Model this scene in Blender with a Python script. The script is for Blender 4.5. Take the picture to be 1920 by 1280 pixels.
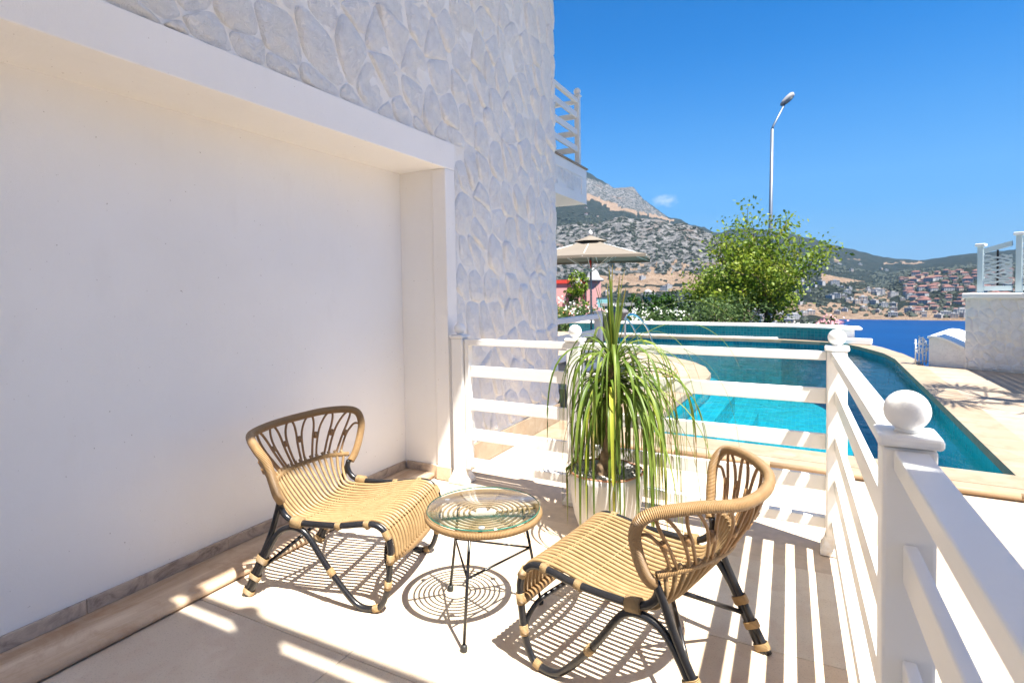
import bpy, bmesh, math, random
from mathutils import Vector, Matrix, noise
from mathutils.geometry import tessellate_polygon

for o in list(bpy.data.objects):
    bpy.data.objects.remove(o)
SC = bpy.context.scene
COL = SC.collection
PI = math.pi
rnd = random.Random(7)

# ------------------------------------------------------------------ camera, sky, sun, exposure
cam_d = bpy.data.cameras.new('camera')
cam = bpy.data.objects.new('camera', cam_d)
COL.objects.link(cam)
YAW, PIT, ROL = [math.radians(a) for a in (-27.54, -1.92, -0.882)]
fw = Vector((math.sin(YAW) * math.cos(PIT), math.cos(YAW) * math.cos(PIT), math.sin(PIT)))
r0 = Vector((math.cos(YAW), -math.sin(YAW), 0))
u0 = r0.cross(fw)
rt = r0 * math.cos(ROL) + u0 * math.sin(ROL)
up = -r0 * math.sin(ROL) + u0 * math.cos(ROL)
cam.matrix_world = Matrix(((rt.x, up.x, -fw.x, 0), (rt.y, up.y, -fw.y, 0), (rt.z, up.z, -fw.z, 1.3), (0, 0, 0, 1)))
cam_d.sensor_width = 36
cam_d.lens = 19.5
cam_d.shift_y = -58 / 1920
cam_d.clip_start = 0.05
cam_d.clip_end = 60000
cam_d.dof.use_dof = True
cam_d.dof.focus_distance = 2.5
cam_d.dof.aperture_fstop = 5.6
SC.camera = cam

TO_SUN = Vector((0.200, -0.090, 0.43)).normalized()
SUN_EL = math.asin(TO_SUN.z)
SUN_AZ = math.atan2(TO_SUN.x, TO_SUN.y)
W = bpy.data.worlds.new('World')
SC.world = W
W.use_nodes = True
wn = W.node_tree
wn.nodes.clear()
w_out = wn.nodes.new('ShaderNodeOutputWorld')
w_bg = wn.nodes.new('ShaderNodeBackground')
w_bg.inputs['Strength'].default_value = 0.05
sky = wn.nodes.new('ShaderNodeTexSky')
sky.sky_type = 'NISHITA'
sky.sun_disc = False
sky.sun_elevation = SUN_EL
sky.sun_rotation = SUN_AZ
sky.altitude = 0
sky.air_density = 1.0
sky.dust_density = 0.3
sky.ozone_density = 8.0
w_hs = wn.nodes.new('ShaderNodeHueSaturation')
w_hs.inputs['Saturation'].default_value = 1.6
w_hs.inputs['Hue'].default_value = 0.503
wn.links.new(sky.outputs[0], w_hs.inputs['Color'])
# one thin wisp of cloud beside the mountain
tc = wn.nodes.new('ShaderNodeTexCoord')
cn = wn.nodes.new('ShaderNodeTexNoise')
cmap = wn.nodes.new('ShaderNodeMapping')
cmap.inputs['Scale'].default_value = (75, 75, 150)
cn.inputs['Scale'].default_value = 1.0
cn.inputs['Detail'].default_value = 5
wn.links.new(tc.outputs['Generated'], cmap.inputs[0])
wn.links.new(cmap.outputs[0], cn.inputs['Vector'])
sub = wn.nodes.new('ShaderNodeVectorMath')
sub.operation = 'SUBTRACT'
CLOUD_DIR = Vector((-0.2061, 0.9667, 0.1512))
sub.inputs[1].default_value = CLOUD_DIR
wn.links.new(tc.outputs['Generated'], sub.inputs[0])
mul = wn.nodes.new('ShaderNodeVectorMath')
mul.operation = 'MULTIPLY'
mul.inputs[1].default_value = (1 / 0.034, 1 / 0.05, 1 / 0.018)
wn.links.new(sub.outputs[0], mul.inputs[0])
ln = wn.nodes.new('ShaderNodeVectorMath')
ln.operation = 'LENGTH'
wn.links.new(mul.outputs[0], ln.inputs[0])
cm1 = wn.nodes.new('ShaderNodeMapRange')
cm1.inputs[1].default_value = 1.0
cm1.inputs[2].default_value = 0.1
wn.links.new(ln.outputs['Value'], cm1.inputs[0])
cm2 = wn.nodes.new('ShaderNodeMath')
cm2.operation = 'MULTIPLY'
wn.links.new(cm1.outputs[0], cm2.inputs[0])
wn.links.new(cn.outputs[0], cm2.inputs[1])
cm3 = wn.nodes.new('ShaderNodeMapRange')
cm3.inputs[1].default_value = 0.16
cm3.inputs[2].default_value = 0.55
cm3.inputs[4].default_value = 0.62
wn.links.new(cm2.outputs[0], cm3.inputs[0])
cmix = wn.nodes.new('ShaderNodeMix')
cmix.data_type = 'RGBA'
wn.links.new(cm3.outputs[0], cmix.inputs[0])
hsep = wn.nodes.new('ShaderNodeSeparateXYZ')
wn.links.new(tc.outputs['Generated'], hsep.inputs[0])
hmr = wn.nodes.new('ShaderNodeMapRange')
hmr.interpolation_type = 'SMOOTHSTEP'
for i_, v_ in ((1, 0.0), (2, 0.42), (3, 0.88), (4, 0.0)):
    hmr.inputs[i_].default_value = v_
wn.links.new(hsep.outputs[2], hmr.inputs[0])
hmix = wn.nodes.new('ShaderNodeMix')
hmix.data_type = 'RGBA'
wn.links.new(hmr.outputs[0], hmix.inputs[0])
wn.links.new(w_hs.outputs[0], hmix.inputs[6])
hmix.inputs[7].default_value = (0.95, 2.2, 4.1, 1)
wn.links.new(hmix.outputs[2], cmix.inputs[6])
cmix.inputs[7].default_value = (4.2, 4.8, 5.6, 1)
wn.links.new(cmix.outputs[2], w_bg.inputs['Color'])
wn.links.new(w_bg.outputs[0], w_out.inputs[0])

sl = bpy.data.lights.new('sun', 'SUN')
sl.energy = 4.1
sl.angle = math.radians(0.53)
sl.color = (1.0, 0.955, 0.87)
so = bpy.data.objects.new('sun', sl)
COL.objects.link(so)
so.rotation_euler = TO_SUN.to_track_quat('Z', 'Y').to_euler()
so.location = (3, -2, 9)

SC.view_settings.view_transform = 'Standard'
SC.view_settings.look = 'None'
SC.view_settings.gamma = 1
SC.view_settings.exposure = 1.92
SC.view_settings.use_curve_mapping = False
SC.cycles.max_bounces = 10
SC.cycles.diffuse_bounces = 5
SC.cycles.transparent_max_bounces = 24
SC.cycles.caustics_reflective = False
SC.cycles.caustics_refractive = False
SC.cycles.sample_clamp_indirect = 6
SC.cycles.use_denoising = True

# ------------------------------------------------------------------ materials
class NT:
    """tiny node helper"""
    def __init__(s, name):
        s.m = bpy.data.materials.new(name)
        s.m.use_nodes = True
        s.t = s.m.node_tree
        s.b = s.t.nodes['Principled BSDF']
        s.out = s.t.nodes['Material Output']
    def n(s, ty, **k):
        x = s.t.nodes.new(ty)
        for a, v in k.items():
            setattr(x, a, v)
        return x
    def l(s, a, b):
        s.t.links.new(a, b)
    def pos(s, scale=(1, 1, 1), rot=(0, 0, 0)):
        g = s.n('ShaderNodeNewGeometry')
        mp = s.n('ShaderNodeMapping')
        mp.inputs['Scale'].default_value = scale
        mp.inputs['Rotation'].default_value = rot
        s.l(g.outputs['Position'], mp.inputs[0])
        return mp.outputs[0]
    def uv(s):
        return s.n('ShaderNodeUVMap').outputs[0]
    def noise(s, vec, scale, detail=4, rough=0.55, dist=0.0):
        x = s.n('ShaderNodeTexNoise')
        x.inputs['Scale'].default_value = scale
        x.inputs['Detail'].default_value = detail
        x.inputs['Roughness'].default_value = rough
        x.inputs['Distortion'].default_value = dist
        s.l(vec, x.inputs['Vector'])
        return x.outputs[0]
    def ramp(s, fac, stops):
        x = s.n('ShaderNodeValToRGB')
        e = x.color_ramp.elements
        while len(e) < len(stops):
            e.new(0.5)
        for q, (p, c) in zip(e, stops):
            q.position = p
            q.color = (*c, 1) if len(c) == 3 else c
        s.l(fac, x.inputs[0])
        return x.outputs[0]
    def mix(s, fac, a, b, mode='MIX'):
        x = s.n('ShaderNodeMix', data_type='RGBA', blend_type=mode)
        for i, v in ((0, fac), (6, a), (7, b)):
            if isinstance(v, (int, float)):
                x.inputs[i].default_value = v
            elif isinstance(v, tuple):
                x.inputs[i].default_value = (*v, 1)
            else:
                s.l(v, x.inputs[i])
        return x.outputs[2]
    def math(s, op, a, b=None, c=None):
        x = s.n('ShaderNodeMath', operation=op)
        for i, v in enumerate((a, b, c)):
            if v is None:
                continue
            if isinstance(v, (int, float)):
                x.inputs[i].default_value = v
            else:
                s.l(v, x.inputs[i])
        return x.outputs[0]
    def mr(s, v, a, b, c=0.0, d=1.0):
        x = s.n('ShaderNodeMapRange')
        for i, q in ((1, a), (2, b), (3, c), (4, d)):
            x.inputs[i].default_value = q
        s.l(v, x.inputs[0])
        return x.outputs[0]
    def bump(s, h, strength=0.3, dist=0.01, prev=None):
        x = s.n('ShaderNodeBump')
        x.inputs['Strength'].default_value = strength
        x.inputs['Distance'].default_value = dist
        s.l(h, x.inputs['Height'])
        if prev is not None:
            s.l(prev, x.inputs['Normal'])
        s.l(x.outputs[0], s.b.inputs['Normal'])
        return x.outputs[0]
    def col(s, c):
        if isinstance(c, tuple):
            s.b.inputs['Base Color'].default_value = (*c, 1)
        else:
            s.l(c, s.b.inputs['Base Color'])
        return s
    def set(s, **k):
        for a, v in k.items():
            s.b.inputs[a.replace('_', ' ')].default_value = v
        return s

def m_plain(name, c, rough=0.5, var=0.08, scale=8.0, bump=0.0, bscale=60.0, metal=0.0, spec=0.5):
    k = NT(name)
    p = k.pos()
    f = k.noise(p, scale)
    lo = tuple(x * (1 - var) for x in c)
    hi = tuple(min(1, x * (1 + var)) for x in c)
    k.col(k.ramp(f, [(0.3, lo), (0.7, hi)]))
    k.set(Roughness=rough, Metallic=metal, Specular_IOR_Level=spec)
    if bump:
        k.bump(k.noise(p, bscale, 3), bump, 0.004)
    return k.m

def m_travertine(name, base, dark, sx=1.0, sy=4.0, pits=True, rough=0.55):
    k = NT(name)
    p = k.pos((sx, sy, 6.0))
    a = k.noise(p, 1.4, 6, 0.6, 0.8)
    b = k.noise(k.pos(), 0.9, 3)
    c1 = k.ramp(a, [(0.25, dark), (0.5, tuple((x + y) / 2 for x, y in zip(base, dark))), (0.68, base)])
    c2 = k.mix(k.mr(b, 0.35, 0.7, 0.0, 0.45), c1, tuple(x * 0.93 + 0.02 for x in base))
    mo = k.noise(k.pos(), 7.0, 5, 0.65, 0.5)
    c2 = k.mix(k.mr(mo, 0.48, 0.66, 0, 0.55), c2, (dark[0] * 1.02, dark[1] * 0.93, dark[2] * 0.92))
    fine = k.noise(k.pos(), 170, 3, 0.7)
    c3 = k.mix(k.mr(fine, 0.56, 0.70, 0.0, 0.45 if pits else 0.15), c2, tuple(x * 0.30 for x in dark))
    k.col(c3)
    k.set(Roughness=rough, Specular_IOR_Level=0.3)
    k.bump(fine, 0.18, 0.003)
    return k.m

M = {}
M['paint'] = m_plain('white_paint', (0.79, 0.78, 0.755), 0.42, 0.035, 3.5, 0.14, 55)
def m_ball():
    k = NT('white_ball_paint'); p = k.pos()
    k.col((0.80, 0.795, 0.78)).set(Roughness=0.5)
    k.bump(k.noise(p, 220, 2), 0.25, 0.003)
    return k.m
M['ball'] = m_ball()
def m_base():
    k = NT('grimy_base_paint'); p = k.pos()
    f = k.noise(p, 22, 5, 0.65)
    k.col(k.ramp(f, [(0.40, (0.79, 0.78, 0.75)), (0.60, (0.72, 0.67, 0.58)), (0.72, (0.42, 0.31, 0.20))])).set(Roughness=0.6)
    k.bump(f, 0.3, 0.004)
    return k.m
M['base'] = m_base()
def m_plaster():
    k = NT('white_plaster'); p = k.pos()
    f = k.noise(p, 1.1, 5, 0.6)
    g = k.noise(k.pos((1, 1, 0.35)), 6.0, 3)
    c = k.ramp(f, [(0.3, (0.815, 0.795, 0.765)), (0.7, (0.86, 0.845, 0.825))])
    c = k.mix(k.mr(g, 0.62, 0.8, 0, 0.12), c, (0.62, 0.58, 0.54))
    sp = k.noise(p, 60, 2, 0.5)
    c = k.mix(k.mr(sp, 0.735, 0.76, 0, 0.6), c, (0.30, 0.26, 0.22))
    k.col(c).set(Roughness=0.75, Specular_IOR_Level=0.2)
    h = k.noise(p, 210, 4, 0.7)
    tr2 = k.noise(k.pos((1, 2.2, 1.0)), 3.2, 4, 0.6, 1.0)
    nb_ = k.bump(tr2, 0.25, 0.012)
    k.bump(h, 0.4, 0.004, nb_)
    return k.m
M['plaster'] = m_plaster()
def m_relief():
    k = NT('whitewashed_stone'); p = k.pos()
    f = k.noise(p, 16, 6, 0.62, 0.6)
    c = k.ramp(f, [(0.28, (0.72, 0.715, 0.71)), (0.5, (0.80, 0.795, 0.785)), (0.7, (0.84, 0.835, 0.82))])
    yl = k.noise(p, 2.6, 3)
    c = k.mix(k.mr(yl, 0.55, 0.72, 0, 0.35), c, (0.80, 0.74, 0.62))
    k.col(c).set(Roughness=0.8, Specular_IOR_Level=0.15)
    h1 = k.noise(p, 25, 7, 0.68, 2.2)
    h2 = k.noise(p, 150, 3, 0.6)
    n1 = k.bump(h1, 0.75, 0.026)
    k.bump(h2, 0.35, 0.003, n1)
    return k.m
M['relief'] = m_relief()
def m_mortar():
    k = NT('cream_mortar'); p = k.pos()
    f = k.noise(p, 5, 5, 0.6)
    k.col(k.ramp(f, [(0.40, (0.80, 0.79, 0.77)), (0.58, (0.80, 0.765, 0.70)), (0.72, (0.80, 0.73, 0.60))])).set(Roughness=0.85, Specular_IOR_Level=0.1)
    k.bump(k.noise(p, 30, 5, 0.6), 0.5, 0.015)
    return k.m
M['mortar'] = m_mortar()
M['floor'] = m_travertine('travertine_floor', (0.70, 0.605, 0.48), (0.56, 0.46, 0.34), 1.2, 2.0)
M['floor_grey'] = m_travertine('travertine_floor_grey', (0.68, 0.59, 0.485), (0.55, 0.46, 0.36), 1.6, 1.4)
M['floor_warm'] = m_travertine('travertine_floor_warm', (0.68, 0.555, 0.41), (0.53, 0.40, 0.275), 1.0, 3.0)
M['joint'] = m_plain('floor_grout', (0.55, 0.44, 0.33), 0.9, 0.1, 20)
M['deck'] = m_travertine('travertine_deck', (0.42, 0.345, 0.265), (0.31, 0.235, 0.165), 0.6, 3.5, False)
M['coping'] = m_travertine('travertine_coping', (0.36, 0.29, 0.21), (0.26, 0.185, 0.115), 0.5, 5.0, False)
M['nosing'] = m_travertine('travertine_nosing', (0.40, 0.29, 0.18), (0.30, 0.20, 0.115), 0.5, 6.0, False)
M['ledge'] = m_travertine('travertine_ledge', (0.74, 0.60, 0.45), (0.40, 0.25, 0.14), 9.0, 0.8, False, 0.45)
def m_skirt():
    k = NT('stained_stone_skirting'); p = k.pos((1, 1.3, 2.0))
    f = k.noise(p, 6.0, 7, 0.68, 1.5)
    k.col(k.ramp(f, [(0.33, (0.20, 0.155, 0.13)), (0.46, (0.40, 0.32, 0.26)), (0.6, (0.52, 0.42, 0.33)), (0.75, (0.60, 0.50, 0.41))])).set(Roughness=0.5)
    return k.m
M['skirt'] = m_skirt()
def m_rattan(name, a, b, uvw=0.0, rough=0.42):
    k = NT(name); p = k.pos()
    f = k.noise(p, 28, 4, 0.6)
    c = k.ramp(f, [(0.3, a), (0.7, b)])
    if uvw:
        uv = k.n('ShaderNodeUVMap').outputs[0]
        sx = k.n('ShaderNodeSeparateXYZ'); k.l(uv, sx.inputs[0])
        s = k.math('SINE', k.math('MULTIPLY', sx.outputs[0], 2 * PI / uvw))
        h = k.math('ABSOLUTE', s)
        c = k.mix(k.mr(h, 0.0, 0.3, 0.65, 0.0), c, tuple(x * 0.45 for x in a))
        k.bump(h, 0.9, 0.004)
    k.col(c).set(Roughness=rough, Specular_IOR_Level=0.4)
    return k.m
M['cane'] = m_rattan('rattan_cane', (0.29, 0.185, 0.085), (0.37, 0.25, 0.125))
M['cane_dark'] = m_rattan('rattan_cane_brown', (0.25, 0.135, 0.055), (0.34, 0.195, 0.085))
M['wrap'] = m_rattan('rattan_wrapping', (0.32, 0.19, 0.082), (0.40, 0.25, 0.115), 0.0105)
M['bind'] = m_rattan('rattan_binding', (0.42, 0.27, 0.12), (0.50, 0.34, 0.17), 0.0085)
M['black'] = m_plain('black_lacquered_steel', (0.012, 0.012, 0.014), 0.28, 0.2, 30)
M['rubber'] = m_plain('black_rubber', (0.02, 0.02, 0.02), 0.5)
def m_glass():
    k = NT('clear_table_glass')
    tr = k.n('ShaderNodeBsdfTransparent'); tr.inputs[0].default_value = (0.965, 0.985, 0.978, 1)
    gl = k.n('ShaderNodeBsdfGlossy'); gl.inputs['Roughness'].default_value = 0.02
    fr = k.n('ShaderNodeFresnel')
    gg = k.n('ShaderNodeNewGeometry')
    k.l(k.mr(gg.outputs['Backfacing'], 0, 1, 1.5, 1 / 1.5), fr.inputs[0])
    mx = k.n('ShaderNodeMixShader')
    k.l(fr.outputs[0], mx.inputs[0]); k.l(tr.outputs[0], mx.inputs[1]); k.l(gl.outputs[0], mx.inputs[2])
    k.l(mx.outputs[0], k.out.inputs[0])
    return k.m
M['glass'] = m_glass()
def m_glass_edge():
    k = NT('green_glass_edge')
    k.col((0.02, 0.22, 0.17)).set(Roughness=0.08, Transmission_Weight=0.35, Specular_IOR_Level=0.7)
    return k.m
M['glass_edge'] = m_glass_edge()
M['pad'] = m_plain('clear_pad', (0.62, 0.66, 0.80), 0.15)
def m_mosaic():
    k = NT('turquoise_mosaic')
    g = k.n('ShaderNodeNewGeometry')
    off = k.n('ShaderNodeVectorMath', operation='ADD'); off.inputs[1].default_value = (0.013, 0.017, 0.021)
    k.l(g.outputs['Position'], off.inputs[0])
    sc = k.n('ShaderNodeVectorMath', operation='SCALE'); sc.inputs['Scale'].default_value = 1 / 0.075
    k.l(off.outputs[0], sc.inputs[0])
    fl = k.n('ShaderNodeVectorMath', operation='FLOOR'); k.l(sc.outputs[0], fl.inputs[0])
    wnz = k.n('ShaderNodeTexWhiteNoise', noise_dimensions='3D'); k.l(fl.outputs[0], wnz.inputs['Vector'])
    frc = k.n('ShaderNodeVectorMath', operation='FRACTION'); k.l(sc.outputs[0], frc.inputs[0])
    sep = k.n('ShaderNodeSeparateXYZ'); k.l(frc.outputs[0], sep.inputs[0])
    sn = k.n('ShaderNodeSeparateXYZ'); k.l(g.outputs['Normal'], sn.inputs[0])
    gr = None
    for i in range(3):
        gx = k.math('GREATER_THAN', sep.outputs[i], 0.88)
        gx = k.math('MULTIPLY', gx, k.math('LESS_THAN', k.math('ABSOLUTE', sn.outputs[i]), 0.6))
        gr = gx if gr is None else k.math('MAXIMUM', gr, gx)
    c = k.ramp(wnz.outputs[0], [(0.0, (0.003, 0.175, 0.235)), (0.5, (0.004, 0.215, 0.275)), (1.0, (0.008, 0.26, 0.32))])
    c = k.mix(k.math('MULTIPLY', gr, 0.55), c, (0.07, 0.31, 0.35))
    k.col(c).set(Roughness=0.25)
    return k.m
M['mosaic'] = m_mosaic()
def m_water():
    k = NT('pool_water')
    p = k.pos()
    tr = k.n('ShaderNodeBsdfTransparent'); tr.inputs[0].default_value = (0.52, 0.97, 0.99, 1)
    gl = k.n('ShaderNodeBsdfGlossy'); gl.inputs['Roughness'].default_value = 0.03
    fr = k.n('ShaderNodeFresnel'); fr.inputs[0].default_value = 1.16
    bp = k.n('ShaderNodeBump'); bp.inputs['Strength'].default_value = 0.5; bp.inputs['Distance'].default_value = 0.035
    h = k.math('ADD', k.noise(p, 2.6, 3, 0.55, 0.6), k.math('MULTIPLY', k.noise(p, 11, 2), 0.25))
    k.l(h, bp.inputs['Height'])
    k.l(bp.outputs[0], gl.inputs['Normal']); k.l(bp.outputs[0], fr.inputs['Normal'])
    mx = k.n('ShaderNodeMixShader')
    k.l(fr.outputs[0], mx.inputs[0]); k.l(tr.outputs[0], mx.inputs[1]); k.l(gl.outputs[0], mx.inputs[2])
    k.l(mx.outputs[0], k.out.inputs[0])
    return k.m
M['water'] = m_water()
def m_sea():
    k = NT('sea_water'); p = k.pos()
    f = k.noise(k.pos((0.004, 0.012, 1)), 1.0, 5, 0.6)
    k.col(k.ramp(f, [(0.35, (0.0, 0.022, 0.095)), (0.65, (0.0, 0.034, 0.125))])).set(Roughness=0.45, Specular_IOR_Level=0.10)
    k.bump(k.noise(p, 0.35, 4, 0.6), 0.6, 0.5)
    return k.m
M['sea'] = m_sea()
def m_leaf(name, stops, rough=0.5, trans=0.3, scale=9.0, tip=False):
    k = NT(name); p = k.pos()
    wn_ = k.n('ShaderNodeTexNoise'); wn_.inputs['Scale'].default_value = scale; wn_.inputs['Detail'].default_value = 4
    k.l(p, wn_.inputs['Vector'])
    oi = k.n('ShaderNodeObjectInfo')
    f = k.math('ADD', k.math('MULTIPLY', wn_.outputs[0], 0.75), k.math('MULTIPLY', oi.outputs['Random'], 0.25))
    c = k.ramp(f, stops)
    if tip:
        sx = k.n('ShaderNodeSeparateXYZ'); k.l(k.uv(), sx.inputs[0])
        tv_ = k.math('ADD', sx.outputs[0], k.math('MULTIPLY', k.math('SUBTRACT', oi.outputs['Random'], 0.5), 0.35))
        c = k.mix(k.mr(tv_, 0.80, 1.02, 0, 0.85), c, (0.36, 0.25, 0.10))
    k.col(c).set(Roughness=rough, Specular_IOR_Level=0.3)
    tl = k.n('ShaderNodeBsdfTranslucent'); k.l(c, tl.inputs[0])
    mx = k.n('ShaderNodeMixShader'); mx.inputs[0].default_value = trans
    k.l(k.b.outputs[0], mx.inputs[1]); k.l(tl.outputs[0], mx.inputs[2])
    k.l(mx.outputs[0], k.out.inputs[0])
    return k.m
M['palm_leaf'] = m_leaf('palm_leaf', [(0.25, (0.050, 0.10, 0.014)), (0.5, (0.13, 0.20, 0.030)), (0.75, (0.27, 0.33, 0.075))], 0.42, 0.35, 7, True)
M['palm_leaf_yellow'] = m_leaf('palm_leaf_yellow', [(0.3, (0.26, 0.32, 0.03)), (0.7, (0.42, 0.44, 0.06))], 0.45, 0.35, 7, True)
M['tree_leaf'] = m_leaf('tree_leaf', [(0.26, (0.045, 0.10, 0.010)), (0.42, (0.11, 0.195, 0.018)), (0.57, (0.21, 0.285, 0.028)), (0.74, (0.32, 0.31, 0.04))], 0.5, 0.35, 2.2)
M['dark_leaf'] = m_leaf('dark_leaf', [(0.3, (0.018, 0.055, 0.010)), (0.7, (0.055, 0.12, 0.018))], 0.45, 0.25, 3)
M['grey_leaf'] = m_leaf('grey_leaf', [(0.3, (0.045, 0.09, 0.022)), (0.7, (0.13, 0.19, 0.06))], 0.5, 0.3, 3)
M['blossom'] = m_leaf('white_blossom', [(0.3, (0.70, 0.70, 0.60)), (0.7, (0.82, 0.80, 0.74))], 0.6, 0.3)
M['pink_blossom'] = m_leaf('pink_blossom', [(0.3, (0.60, 0.22, 0.26)), (0.7, (0.74, 0.42, 0.44))], 0.6, 0.3)
M['scrub'] = m_leaf('hill_scrub', [(0.3, (0.014, 0.021, 0.012)), (0.7, (0.032, 0.040, 0.022))], 0.7, 0.1, 0.02)
M['bark'] = m_plain('bark', (0.13, 0.09, 0.06), 0.9, 0.35, 14, 0.6, 60)
M['palm_bark'] = m_plain('palm_trunk_bark', (0.24, 0.165, 0.10), 0.9, 0.4, 26, 0.8, 60)
M['pot'] = m_plain('pale_pot', (0.52, 0.51, 0.50), 0.55, 0.05, 6, 0.1, 90)
M['terracotta'] = m_plain('worn_terracotta', (0.42, 0.20, 0.12), 0.8, 0.35, 30, 0.3, 60)
M['pebble'] = m_plain('pale_pebble', (0.60, 0.57, 0.53), 0.8, 0.25, 22)
M['soil'] = m_plain('dry_soil', (0.16, 0.105, 0.065), 0.95, 0.4, 30, 0.5, 80)
M['canvas'] = m_plain('taupe_canvas', (0.185, 0.155, 0.12), 0.8, 0.05, 3)
M['chrome'] = m_plain('chrome', (0.75, 0.76, 0.78), 0.15, 0.02, 5, metal=1.0)
M['galv'] = m_plain('galvanised_steel', (0.20, 0.225, 0.255), 0.45, 0.06, 3, metal=0.6)
M['lamp_glass'] = m_plain('lamp_lens', (0.40, 0.37, 0.30), 0.2)
M['red'] = m_plain('red_plastic', (0.55, 0.05, 0.03), 0.4)
M['pink'] = m_plain('pink_render', (0.58, 0.30, 0.28), 0.85, 0.06, 1)
M['tile_roof'] = m_plain('terracotta_roof', (0.50, 0.20, 0.08), 0.8, 0.2, 4)
M['grey_blue'] = m_plain('teal_grey_paint', (0.50, 0.60, 0.62), 0.5, 0.04, 3)
M['woven'] = m_plain('woven_strip', (0.60, 0.66, 0.64), 0.55, 0.1, 6)
M['dark_fabric'] = m_plain('dark_grey_cushion', (0.13, 0.12, 0.125), 0.9, 0.1, 6)
M['town_white'] = m_plain('town_white', (0.32, 0.31, 0.305), 0.8, 0.1, 0.05)
M['town_cream'] = m_plain('town_cream', (0.33, 0.26, 0.21), 0.8, 0.1, 0.05)
M['town_roof'] = m_plain('town_red_roof', (0.15, 0.065, 0.05), 0.85, 0.25, 0.05)
M['town_grey'] = m_plain('town_grey_roof', (0.40, 0.39, 0.38), 0.85, 0.1, 0.05)
M['pane'] = m_plain('town_window', (0.08, 0.10, 0.13), 0.3, 0.1, 0.3)
M['ground'] = m_plain('dry_hill_ground', (0.22, 0.17, 0.11), 0.95, 0.3, 0.5)

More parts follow.
